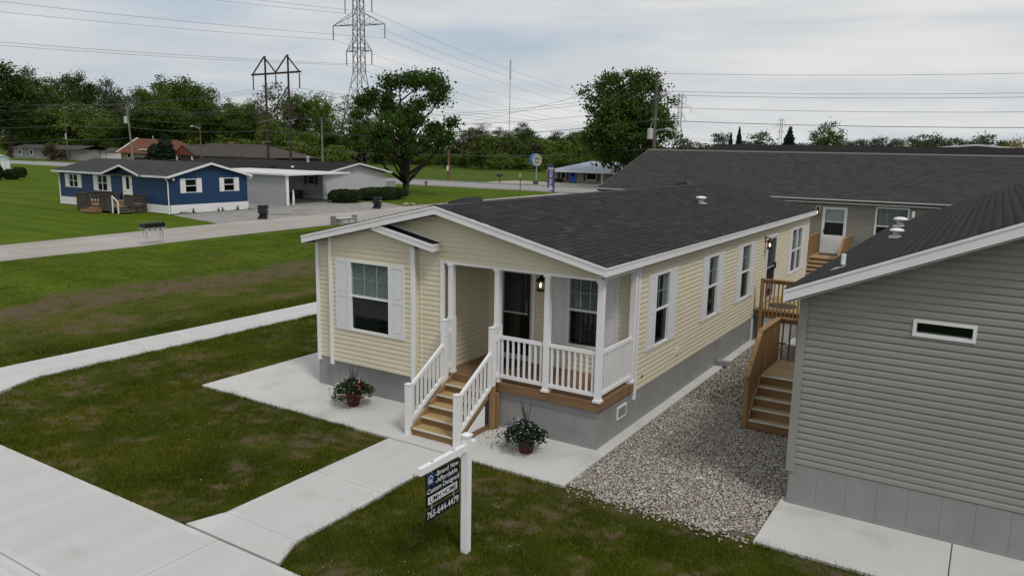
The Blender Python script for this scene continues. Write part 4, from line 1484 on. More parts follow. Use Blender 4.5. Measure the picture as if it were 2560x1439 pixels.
# ------------------------------------------------------------------ rear taupe house with brown shingle roof
Ch = thing('rear_house', 'rear taupe house with wide brown shingle roof and white storm door', 'house', (0, 28, 0))
FC = ((0, 25.35, 0), (1, 0, 0), (0, -1, 0))
wC = MB().pb(FC, -12.0, 13.5, -.16, -.14, .4, 3.2).build('wall', 'interior', Ch)
siding(wC, FC, .655, 3.22, lambda z: (-12.0, 13.5), [(-1.0, .02, .9, 3.0), (1.22, 2.48, 1.5, 3.08)], 'taupe_far', h=.1035)
CE, CEZ, CRY, CRZ = 25.02, 3.40, 31.9, 5.45
FCL = ((-12.0, 0, 0), (0, 1, 0), (-1, 0, 0))
MB().prism([(25.36, 0), (38.4, 0), (38.4, 3.2), (CRY, 5.2), (25.36, 3.2)], FCL, -.2, 0).build('wall', 'taupe_far', Ch)
MB().box(-12, 13.5, 38.3, 38.45, 0, 3.2).build('wall', 'taupe_far', Ch)
skirting(Ch, FC, -12, 13.5, .65, pitch=.8)
rf = MB()
for e in (CE, 2 * CRY - CE):
    rf.add([(-12.3, CRY, CRZ - .18), (13.8, CRY, CRZ - .18), (13.8, e, CEZ - .17), (-12.3, e, CEZ - .17), (-12.3, CRY, CRZ - .012), (13.8, CRY, CRZ - .012), (13.8, e, CEZ - .012), (-12.3, e, CEZ - .012)], MB.BF)
roofC = rf.build('roof', 'roof_brown', Ch)
thc = math.atan2(CRZ - CEZ, CRY - CE)
roof_shingles(roofC, (-12.32, CE - .01, CEZ - .006), (1, 0, 0), (0, math.cos(thc), math.sin(thc)), 26.1, math.hypot(CRY - CE, CRZ - CEZ), 'shingle_brown', exposure=.145, tab=.30, seed=8)
MB().add([(-12.32, CRY - .16, CRZ - .045), (13.8, CRY - .16, CRZ - .045), (13.8, CRY, CRZ + .035), (-12.32, CRY, CRZ + .035), (13.8, CRY + .16, CRZ - .045), (-12.32, CRY + .16, CRZ - .045)], [(0, 1, 2, 3), (3, 2, 4, 5)]).build('ridge_cap', 'ridge_light', roofC)
fascia(Ch, (-12.3, CE + .03, CEZ), (13.8, CE + .03, CEZ), h=.19)
MB().box(-12.3, 13.8, CE + .03, 25.36, CEZ - .19, CEZ - .172).build('soffit', 'soffit', Ch)
fascia(Ch, (-12.3, CE, CEZ), (-12.3, CRY, CRZ), h=.2, nrm=(-1, 0, 0))
storm_door(Ch, FC, -1.02, .03, .90, 3.02, inner='white', full=False)
window(Ch, FC, 1.18, 2.52, 1.45, 3.13, (3, 1), .55, fw=.07)
lantern(Ch, FC, -1.24, 2.78, 1.1)
MB().pb(FC, -1.34, -1.14, .012, .02, 2.72, 3.05).build('lantern_plate', 'white', Ch)

K = thing('dark_roof_house', 'house behind with a long black-brown shingle roof and little else in view', 'house', (0, 50, 0))
MB().box(-13.8, 16, 44, 56, 0, 3.3).build('wall', 'taupe_far', K)
rf = MB()
for e in (43.6, 56.4):
    rf.add([(-14.1, 50, 5.9), (16.2, 50, 5.9), (16.2, e, 3.3), (-14.1, e, 3.3), (-14.1, 50, 6.06), (16.2, 50, 6.06), (16.2, e, 3.45), (-14.1, e, 3.45)], MB.BF)
rfk = rf.build('roof', 'roof_blackbrown', K)
FK = ((-14.1, 0, 0), (0, 1, 0), (-1, 0, 0))
MB().prism([(44, 3.2), (56, 3.2), (50, 5.8)], FK, -.3, -.2).build('gable', 'taupe_far', K)
fascia(K, (-14.1, 43.6, 3.45), (16.2, 43.6, 3.45))

Wb = thing('white_roof_building', 'low building with a pale metal gable roof far behind the dark roof', 'building', (3.6, 74, 0))
MB().box(-2.4, 10, 70, 90, 0, 5.9).build('wall', 'wall_grey', Wb)
MB().add([(-2.7, 69.7, 6.02), (3.6, 69.7, 6.6), (10.2, 69.7, 6.02), (-2.7, 90, 6.02), (3.6, 90, 6.6), (10.2, 90, 6.02), (-2.7, 69.7, 5.9), (3.6, 69.7, 6.45), (10.2, 69.7, 5.9), (-2.7, 90, 5.9), (3.6, 90, 6.45), (10.2, 90, 5.9)],
         [(0, 1, 4, 3), (1, 2, 5, 4), (6, 7, 1, 0), (7, 8, 2, 1), (6, 0, 3, 9), (2, 8, 11, 5)]).build('roof', 'roof_white', Wb)
MB().prism([(-2.4, 5.9), (10, 5.9), (3.6, 6.45)], ((0, 70.02, 0), (1, 0, 0), (0, -1, 0)), -.1, 0).build('gable', 'wall_grey', Wb)

# ------------------------------------------------------------------ blue house
D = thing('blue_house', 'blue vinyl manufactured home with white skirting and weathered front deck', 'house', (-54.5, 27, 0))
FD = ((0, 23.45, 0), (1, 0, 0), (0, -1, 0))
FDR = ((-47.0, 0, 0), (0, 1, 0), (1, 0, 0))
DE, DRZ, DRY, DZ = 23.15, 3.83, 27.0, 2.82
wD = MB().pb(FD, -62.2, -47.0, -.15, -.13, .3, 2.7).build('wall', 'interior', D)


def limDf(z):
    if z <= 2.62:
        return -62.2, -47.0
    d = (z - 2.62) / .29
    return -55.0 + d, -50.1 - d


siding(wD, FD, .62, 3.30, limDf, [(-60.78, -59.45, 1.5, 2.5), (-56.5, -55.15, 1.38, 2.55), (-52.75, -51.85, .85, 2.75)], 'blue_vinyl', h=.11, joined=True)
wD2 = MB().pb(FDR, 23.45, 30.55, -.15, -.13, .3, 2.7).build('wall', 'interior', D)


def limDr(z):
    if z <= 2.66:
        return 23.45, 30.55
    d = (z - 2.66) / .275
    return 23.45 + d, 30.55 - d


siding(wD2, FDR, .64, 3.62, limDr, [(24.80, 25.80, 1.58, 2.56), (28.28, 29.30, 1.60, 2.58)], 'blue_vinyl', h=.11, joined=True)
MB().box(-62.2, -62.05, 23.45, 30.55, .3, 2.7).build('wall', 'blue_vinyl', D)
MB().box(-62.2, -47.0, 30.4, 30.55, .3, 2.7).build('wall', 'blue_vinyl', D)
skirting(D, FD, -62.2, -46.98, .62, 'skirt_white', 1.22, dep=.03)
skirting(D, FDR, 23.46, 30.6, .64, 'skirt_white', 1.22, dep=.03)
rf = MB()
for e in (DE, 2 * DRY - DE):
    rf.add([(-62.9, DRY, DRZ - .14), (-46.7, DRY, DRZ - .14), (-46.7, e, DZ - .12), (-62.9, e, DZ - .12), (-62.9, DRY, DRZ), (-46.7, DRY, DRZ), (-46.7, e, DZ), (-62.9, e, DZ)], MB.BF)
# porch gable over the door
gx0, gx1, gxm, gz = -55.1, -50.05, -52.55, 3.54
for ex_ in (gx0, gx1):
    s_ = 1 if ex_ < gxm else -1
    rf.add([(ex_, 22.95, DZ - .10), (gxm, 22.95, gz - .12), (gxm, 26.1, gz - .12), (ex_, 23.3, DZ - .10), (ex_, 22.95, DZ + .02), (gxm, 22.95, gz), (gxm, 26.1, gz), (ex_, 23.3, DZ + .02)], MB.BF)
roofD = rf.build('roof', 'roof_dark', D)
fascia(D, (gx0, 22.95, DZ + .02), (gxm, 22.95, gz), h=.15)
fascia(D, (gxm, 22.95, gz), (gx1, 22.95, DZ + .02), h=.15)
fascia(D, (-46.7, DE - .02, DZ), (-46.7, DRY, DRZ), h=.17, nrm=(1, 0, 0))
fascia(D, (-46.7, DRY, DRZ), (-46.7, 2 * DRY - DE + .02, DZ), h=.17, nrm=(1, 0, 0))
for a, bq in ((-62.9, gx0), (gx1, -46.7)):
    fascia(D, (a, DE, DZ), (bq, DE, DZ), h=.14, th=.06, name='gutter')
MB().box(-61.9, -47.2, DE + .02, 23.44, DZ - .14, DZ - .125).build('soffit', 'soffit', D)
window(D, FD, -60.8, -59.43, 1.46, 2.54, (2, 1), 0)
shutter(D, FD, -61.36, -60.82, 1.46, 2.56)
shutter(D, FD, -59.41, -58.88, 1.46, 2.56)
MB().pb(FD, -60.15, -60.08, -.02, .03, 1.5, 2.5).build('mullion', 'white', D)
window(D, FD, -56.52, -55.12, 1.34, 2.60, (2, 1), 0)
shutter(D, FD, -57.10, -56.54, 1.34, 2.62)
shutter(D, FD, -55.10, -54.58, 1.34, 2.62)
MB().pb(FD, -55.86, -55.79, -.02, .03, 1.38, 2.56).build('mullion', 'white', D)
dd = MB().pb(FD, -52.95, -51.7, -.02, .05, .8, 2.86).build('door', 'white', D)
MB().pb(FD, -52.75, -51.88, .05, .07, .82, 2.72).build('door_leaf', 'white', dd)
MB().pb(FD, -52.42, -52.02, .071, .075, 1.65, 2.6).build('pane', 'interior', dd)
MB().pb(FD, -52.68, -52.62, .071, .12, 1.45, 1.52).build('handle', 'black_metal', dd)
window(D, FDR, 24.78, 25.82, 1.54, 2.58, (1, 1), 0)
shutter(D, FDR, 24.36, 24.77, 1.52, 2.62)
shutter(D, FDR, 25.83, 26.24, 1.52, 2.62)
window(D, FDR, 28.26, 29.32, 1.55, 2.60, (1, 1), 0)
shutter(D, FDR, 27.87, 28.25, 1.53, 2.63)
shutter(D, FDR, 29.33, 29.74, 1.53, 2.63)
for x, y in ((-47.02, 23.38), (-62.15, 23.38)):
    MB().tube([(x, y - .2, DZ - .12), (x, y - .2, DZ - .22), (x, y - .03, DZ - .42), (x, y - .03, .06), (x + .1, y - .15, .0)], .045, 6).build('downpipe', 'white', D)
for y in (23.7, 30.7):
    MB().tube([(-46.98, y, 2.55), (-46.8, y, 2.62), (-46.65, y - .08, 2.55)], [.04, .05, .07], 6).build('flood_light', 'white', D)
MB().box(-52.0, -51.4, 26.8, 27.3, 3.82, 3.92).build('box_vent', 'black_metal', D)
FDP = lambda x: ((x, 0, 0), (0, 1, 0), (1, 0, 0))
# weathered deck
Dk = thing('old_deck', 'weathered brown deck with white stair rail in front of the blue house', 'deck', (-54.5, 21.8, 0))
zd = .50
MB().box(-55.2, -50.65, 21.0, 23.3, .12, zd - .04).build('deck_frame', 'wood_old', Dk)
for k in range(16):
    MB().box(-55.25, -50.6, 21.0 + k * .144, 21.0 + k * .144 + .136, zd - .04, zd).build('deck_board', 'wood_redbrown', Dk)
for x, y in ((-55.2, 21.0), (-53.4, 21.0), (-52.1, 21.0), (-50.65, 21.0), (-55.2, 23.2), (-50.7, 22.15), (-49.75, 22.15), (-49.75, 23.2)):
    MB().box(x - .06, x + .06, y - .06, y + .06, -.05, 1.30).build('post', 'wood_old', Dk)


def old_rail(p, q, z0=.45, z1=1.30, n=10):
    p, q = np.array(p, float), np.array(q, float)
    ho = MB().bar((*p, z1), (*q, z1), .14, .04).build('railing', 'wood_old', Dk)
    MB().bar((*p, z1 - .13), (*q, z1 - .13), .04, .20).build('fascia_board', 'wood_old', ho)
    MB().bar((*p, z0 + .06), (*q, z0 + .06), .04, .2).build('bottom_rail', 'wood_old', ho)
    for k in range(n):
        c = p + (q - p) * (k + .5) / n
        MB().box(c[0] - .05, c[0] + .05, c[1] - .04, c[1] + .04, z0 + .12, z1 - .22).build('baluster', 'wood_old', ho)


old_rail((-55.2, 21.0), (-55.2, 23.3), n=10)
old_rail((-55.2, 21.0), (-53.4, 21.0), n=8)
old_rail((-52.1, 21.0), (-50.65, 21.0), n=6)
old_rail((-55.2, 23.25), (-53.2, 23.25), n=9)
old_rail((-50.7, 22.15), (-49.75, 22.15), z1=1.32, n=5)
old_rail((-49.75, 22.15), (-49.75, 23.3), z1=1.32, n=6)
MB().box(-50.64, -49.8, 22.2, 23.3, .0, .5).build('side_platform', 'wood_old', Dk)
MB().box(-52.9, -51.6, 22.5, 23.35, .50, .78).build('door_step', 'wood_redbrown', Dk)
for k in range(2):
    MB().box(-53.35 + .15 * k, -51.9, 20.1 + k * .45, 20.99, .0 + k * .16, .15 + k * .16).build('front_step', 'wood_redbrown', Dk)
for k in range(3):
    MB().box(-50.58 + (2 - k) * .36, -50.24 + (2 - k) * .36, 21.08, 22.08, .10 + k * .15, .14 + k * .15).build('stair_tread', 'wood_grey', Dk)
q = MB().bar((-50.5, 21.02, 1.26), (-49.75, 21.02, .86), .07, .045).build('stair_rail', 'skirt_white', Dk)
for x, z in ((-50.5, 1.25), (-49.78, .86)):
    MB().box(x - .04, x + .04, 20.98, 21.06, 0, z).build('rail_post', 'skirt_white', q)

# three dark cat ornaments at the foot of the skirting
cat_lab = 'small dark cat silhouette ornament against the white skirting of the blue house'
for y, s in ((25.2, 1.0), (27.45, .8), (27.85, .85), (29.3, 1.0)):
    c = thing('cat_ornament', cat_lab, 'ornament', (-46.72, y, 0), 'cat ornaments along the white skirting')
    MB()._lathe((-46.72, y, 0), [(.07 * s, 0), (.09 * s, .08 * s), (.06 * s, .2 * s), (.04 * s, .24 * s), (.065 * s, .30 * s), (.03 * s, .36 * s)], 8).build('body', 'black_metal', c, True)
    MB().tube([(-46.72, y + .06, .03), (-46.72, y + .17 * s, .08), (-46.72, y + .16 * s, .25 * s)], .016, 5).build('tail', 'black_metal', c)
for y, w_ in ((24.1, 'the downpipe corner'), (30.4, 'the carport corner')):
    tag(MB().box(-46.85, -46.45, y, y + .5, 0, .14).build('splash_block', 'skirt'), 'grey splash block by the blue house at ' + w_, 'block')
tag(MB()._lathe((-62.6, 24.4, -.05), [(.02, 0), (.02, .3), (.16, .32), (.18, .48), (.05, .55)], 10).build('garden_ornament', 'black_metal'), 'little dark garden ornament in the grass beside the blue house', 'ornament')

# ------------------------------------------------------------------ grey house with carport
Eh = thing('grey_house', 'light grey vinyl manufactured home with attached metal carport', 'house', (-60, 46, 0))
FE = ((-51.5, 0, 0), (0, 1, 0), (1, 0, 0))
FE2 = ((0, 43.5, 0), (1, 0, 0), (0, -1, 0))
wE = MB().pb(FE, 43.5, 52.8, -.15, -.13, 0, 2.5).build('wall', 'interior', Eh)


def limE(z):
    if z <= 2.42:
        return 43.5, 52.8
    d = (z - 2.42) / .235
    return 43.5 + d, 52.8 - d


siding(wE, FE, .30, 3.46, limE, [], 'grey_vinyl', h=.112, joined=True, deep=1.4)
wE2 = MB().pb(FE2, -76, -51.5, -.15, -.13, 0, 2.5).build('wall', 'interior', Eh)
siding(wE2, FE2, .30, 2.5, lambda z: (-76, -51.5), [(-53.75, -52.75, 1.5, 2.3)], 'grey_vinyl', h=.112, joined=True)
skirting(Eh, FE, 43.5, 52.8, .32, 'skirt_white', .6)
skirting(Eh, FE2, -76, -51.5, .32, 'skirt_white', .6)
MB().box(-76, -51.6, 52.7, 52.8, 0, 2.5).build('wall', 'grey_vinyl', Eh)
rf = MB()
for e in (43.0, 53.3):
    rf.add([(-76.4, 48.15, 3.45), (-51.0, 48.15, 3.45), (-51.0, e, 2.52), (-76.4, e, 2.52), (-76.4, 48.15, 3.62), (-51.0, 48.15, 3.62), (-51.0, e, 2.64), (-76.4, e, 2.64)], MB.BF)
rfE = rf.build('roof', 'roof_blackbrown', Eh)
fascia(Eh, (-51.0, 43.0, 2.64), (-51.0, 48.15, 3.62), h=.17, nrm=(1, 0, 0))
fascia(Eh, (-51.0, 48.15, 3.62), (-51.0, 53.3, 2.64), h=.17, nrm=(1, 0, 0))
fascia(Eh, (-76, 43.0, 2.64), (-51, 43.0, 2.64), h=.13, th=.07, name='gutter')
window(Eh, FE2, -53.77, -52.73, 1.46, 2.34, (2, 1), 0)
for a in (-54.2, -52.7):
    MB().pb(FE2, a, a + .4, .01, .035, 1.42, 2.36).build('shutter', 'black_metal', Eh)
for y, x in ((48.6, -54.5), (48.4, -57.8), (48.5, -64.5), (48.3, -69.0), (44.5, -60)):
    MB().box(x - .25, x + .25, y - .2, y + .2, 3.45 if y > 46 else 2.9, 3.72 if y > 46 else 3.1).build('box_vent', 'black_metal', Eh)
fl = MB()._lathe((-58.0, 47.6, 3.4), [(.14, 0), (.14, .55), (.22, .56), (.22, .66), (.1, .72)], 10).build('flue', 'galv', Eh)
MB()._lathe((-57.2, 44.7, 2.85), [(.12, 0), (.12, .2), (.2, .22), (.1, .3)], 8).build('flue', 'white', Eh)
for k, ch in enumerate('141'):
    text(ch, .2, FE, 43.75, 1.45 - k * .22, .03, 'black_metal', Eh, 'CENTER', name='house_number')
MB().tube([(-51.46, 43.4, 2.5), (-51.46, 43.42, 2.3), (-51.46, 43.44, .1)], .05, 6).build('downpipe', 'white', Eh)
# carport: corrugated wall and sheet roof
cw = MB()
n = 92
zt0, zt1 = 2.62, 2.72
for k in range(n):
    x0, x1 = -61.9 + k * 14.0 / n, -61.9 + (k + 1) * 14.0 / n
    d0, d1 = (0, .035) if k % 2 else (.035, 0)
    cw.add([(x0, 35.6 - d0, -.03), (x1, 35.6 - d1, -.03), (x1, 35.6 - d1, 2.66), (x0, 35.6 - d0, 2.66)], [(0, 1, 2, 3)])
cw.build('carport_wall', 'steel_sheet', Eh)
MB().box(-47.95, -47.8, 35.48, 35.72, -.03, 2.66).build('carport_post', 'white', Eh)
rfm = MB()
nr = 24
for k in range(nr):
    x0, x1 = -62.2 + k * 14.6 / nr, -62.2 + (k + 1) * 14.6 / nr - .03
    rfm.add([(x0, 35.3, 2.70), (x1, 35.3, 2.70), (x1, 43.2, 2.78), (x0, 43.2, 2.78), (x0, 35.3, 2.74), (x1, 35.3, 2.74), (x1, 43.2, 2.82), (x0, 43.2, 2.82)], MB.BF)
rfm.build('carport_roof', 'roof_white', Eh)
fascia(Eh, (-62.2, 35.3, 2.78), (-47.6, 35.3, 2.78), h=.16)
fascia(Eh, (-47.6, 35.3, 2.78), (-47.6, 43.2, 2.86), h=.16, nrm=(1, 0, 0))
cs = thing('carport_steps', 'dark small steps standing in the shade of the carport', 'steps', (-55.0, 42.8, 0))
for k in range(4):
    MB().box(-55.6, -54.4, 42.0 + k * .36, 43.46, k * .2, .2 + k * .2).build('step', 'steel_dark', cs)
fb = thing('folded_umbrella', 'furled white umbrella leaning by the carport opening', 'umbrella', (-47.9, 36.3, 0))
MB()._lathe((-47.9, 36.3, 0), [(.10, 0), (.11, .5), (.09, .9), (.05, 1.3), (.015, 1.36)], 8).build('cover', 'skirt_white', fb)
for k in range(2):
    pass
wfn = thing('picket_fence', 'short white picket fence beyond the grey house', 'fence', (-57.9, 60.8, 0))
for k in range(9):
    MB().box(-57.98, -57.9, 60.0 + k * .22, 60.13 + k * .22, 0, 1.25).build('picket', 'skirt_white', wfn)
MB().box(-57.9, -57.86, 60.0, 61.95, 1.05, 1.15).box(-57.9, -57.86, 60.0, 61.95, .2, .3).build('rail', 'skirt_white', wfn)

# ------------------------------------------------------------------ bins, mailboxes, cabinet


def bin_(label, x, y, rz):
    t = thing('wheeled_bin', label, 'bin', (0, 0, 0), 'wheeled bins')
    b = MB().add([(-.22, -.25, .06), (.22, -.25, .06), (.22, .25, .06), (-.22, .25, .06), (-.29, -.33, .95), (.29, -.33, .95), (.29, .33, .95), (-.29, .33, .95)], MB.BF)
    bo = b.build('body', 'bin_plastic', t)
    MB().add([(-.32, -.36, .95), (.32, -.36, .95), (.32, .38, .95), (-.32, .38, .95), (-.30, -.34, 1.0), (.30, -.34, 1.0), (.30, .36, 1.04), (-.30, .36, 1.04)], MB.BF).build('lid', 'bin_lid', t)
    MB().bar((-.27, .43, .93), (.27, .43, .93), .04).bar((-.25, .33, .86), (-.25, .44, .93), .04).bar((.25, .33, .86), (.25, .44, .93), .04).build('handle', 'bin_plastic', t)
    MB().box(-.3, .3, .335, .42, .45, .9).build('back_rib', 'bin_plastic', t)
    for s in (-1, 1):
        MB().tube([(s * .20, .31, .13), (s * .28, .31, .13)], .13, 14).build('wheel', 'black_metal', t)
    lg = MB()
    for xx, nn in ((.262, 1), (-.262, -1)):
        pts = [(xx + .012 * nn, .13 * math.cos(q * PI / 8), .75 + .09 * math.sin(q * PI / 8)) for q in range(16)]
        lg.add(pts + [(xx - .02 * nn, p[1], p[2]) for p in pts], [tuple(range(16))] + [(i, (i + 1) % 16, 16 + (i + 1) % 16, 16 + i) for i in range(16)])
    e = lg.build('emblem', 'sign_white', bo)
    lg2 = MB()
    for xx, nn in ((.262, 1), (-.262, -1)):
        lg2.box(min(xx + .013 * nn, xx + .017 * nn), max(xx + .013 * nn, xx + .017 * nn), -.07, .07, .735, .765)
    lg2.build('emblem_mark', 'sign_blue', bo)
    t.location = (x, y, -.03)
    t.rotation_euler[2] = rz
    return t


bin_('black wheeled rubbish bin standing on the gravel by the blue house', -39.3, 25.7, math.radians(35) + PI)
bin_('black wheeled rubbish bin standing on the lane edge by the round hedges', -40.2, 38.9, math.radians(20) + PI)

mbx = thing('mailbox_stand', 'row of black mailboxes on a grey metal stand beside the lane', 'mailboxes', (-32.2, 12.4, 0))
for y in (11.85, 12.02, 12.80, 12.95):
    MB().tube([(-32.2, y, -.06), (-32.2, y, .85)], .022, 6).build('leg', 'galv', mbx)
MB().box(-32.45, -31.95, 11.75, 13.05, .80, .85).build('shelf', 'cabinet', mbx)
for k in range(4):
    y = 11.78 + k * .31
    m_ = MB()
    pr = [(y + .13 + .115 * math.cos(a), 1.02 + .10 * math.sin(a)) for a in np.linspace(0, PI, 9)] + [(y + .015, .86), (y + .245, .86)]
    m_.prism(pr, ((-32.2, 0, 0), (0, 1, 0), (1, 0, 0)), -.26, .26)
    mo = m_.build('mailbox', 'black_metal', mbx)
    MB().box(-31.94, -31.93, y + .03, y + .23, .875, 1.05).build('door', 'black_metal', mo)
    MB().box(-32.1, -31.95, y + .03, y + .2, .68, .80).build('paper_box', 'galv', mo)

cb = thing('utility_cabinet', 'grey metal utility cabinet between two weathered wooden posts', 'cabinet', (-32.7, 27.0, -.05))
for y in (26.1, 28.15):
    MB().box(-32.85, -32.6, y - .14, y + .14, -.2, .56 if y < 27 else .52).build('post', 'wood_grey', cb)
cbb = MB().box(-32.95, -32.45, 26.48, 28.0, -.05, .34).build('body', 'cabinet', cb)
for y0, y1 in ((26.75, 27.25), (27.4, 27.9)):
    MB().box(-32.45, -32.42, y0, y1, 0.02, .26).build('door', 'galv', cbb)
MB().box(-33.0, -32.4, 26.42, 28.06, .34, .375).build('top', 'galv', cb)

# ------------------------------------------------------------------ sale sign on the front lawn
SG = thing('sale_sign', 'black hanging sale sign with white lettering on a white wooden post', 'sign', (.07, -4.11, -.05))
sx, sy = .07, -4.11
MB().box(sx - .05, sx + .05, sy - .05, sy + .05, -.2, 1.58).build('post', 'white', SG)
g = MB().box(sx - .062, sx + .062, sy - .062, sy + .062, 1.58, 1.605)
g.add([(sx - .05, sy - .05, 1.605), (sx + .05, sy - .05, 1.605), (sx + .05, sy + .05, 1.605), (sx - .05, sy + .05, 1.605), (sx, sy, 1.62)], [(0, 1, 4), (1, 2, 4), (2, 3, 4), (3, 0, 4)])
g.build('post_cap', 'white', SG)
arm = MB().box(sx - .032, sx + .032, -5.10, sy - .05, 1.385, 1.475).box(sx - .032, sx + .032, sy + .05, -3.92, 1.385, 1.475).build('arm', 'white', SG)
for y in (-4.84, -4.40):
    MB().box(sx - .012, sx + .012, y - .02, y + .02, 1.475, 1.49).build('eyebolt', 'galv', arm)
FG = ((sx, 0, 0), (0, 1, 0), (1, 0, 0))
pn = MB().pb(FG, -4.97, -4.28, -.006, .006, .905, 1.345).build('sign_panel', 'sign_black', SG)
rd = MB().pb(FG, -4.97, -4.28, -.006, .006, .715, .870).build('rider_panel', 'sign_black', SG)
for y in (-4.86, -4.40):
    MB().tube([(sx, y, 1.335), (sx, y, 1.388)], .006, 6).build('hook', 'galv', SG)
    MB().tube([(sx + .008, y, .860), (sx + .008, y, .925)], .006, 6).build('hook', 'galv', SG)
for body, sz, a, z, ft in (('-', .092, -4.79, 1.262, None), ('Brand', .092, -4.755, 1.262, .235), ('New', .092, -4.475, 1.262, .165), ('-', .092, -4.79, 1.170, None), ('Affordable', .092, -4.755, 1.170, .43),
                           ('-', .086, -4.965, 1.078, None), ('Custom', .090, -4.945, 1.078, .28), ('Designed', .090, -4.635, 1.078, .335)):
    text(body, sz, FG, a, z, .0072, 'sign_white', pn, weight=.0005, fit=ft)
MB().pb(FG, -4.93, -4.325, .006, .0075, .935, 1.035).build('name_strip', 'sign_white', pn)
text('UMH', .100, FG, -4.90, .951, .0085, 'sign_black', pn, weight=.0010, fit=.225)
text('HOME', .100, FG, -4.64, .951, .0085, 'sign_black', pn, weight=.0010, fit=.285)
text('765-644-4479', .130, FG, -4.955, .748, .0072, 'sign_white', rd, weight=.0007, fit=.655)
MB().prism([(-4.95, 1.345), (-4.81, 1.345), (-4.81, 1.155), (-4.88, 1.185), (-4.95, 1.155)], FG, .006, .0075).build('badge', 'sign_blue', pn)
lg = MB()
lg.prism([(-4.935, 1.275), (-4.88, 1.315), (-4.825, 1.275), (-4.833, 1.268), (-4.88, 1.302), (-4.927, 1.268)], FG, .0075, .0085)
lg.pb(FG, -4.925, -4.912, .0075, .0085, 1.21, 1.268)
for k in range(3):
    lg.pb(FG, -4.905, -4.845, .0075, .0085, 1.212 + k * .018, 1.222 + k * .018)
lg.build('badge_emblem', 'sign_white', pn)

# ------------------------------------------------------------------ foliage


def leaves(P, size, r, up=0.0, lo=.6, hi=1.4):
    """one rhombic leaf face per point"""
    n = len(P)
    d = r.normal(size=(n, 3))
    d[:, 2] += up
    d /= np.linalg.norm(d, axis=1)[:, None]
    e = r.normal(size=(n, 3))
    s = np.cross(d, e)
    s /= np.linalg.norm(s, axis=1)[:, None] + 1e-9
    L_ = (size * r.uniform(lo, hi, n))[:, None]
    V = np.stack([P - d * L_ * .5, P + s * L_ * .33, P + d * L_ * .5, P - s * L_ * .33], 1)
    return V.reshape(-1, 3), np.arange(4 * n).reshape(-1, 4)


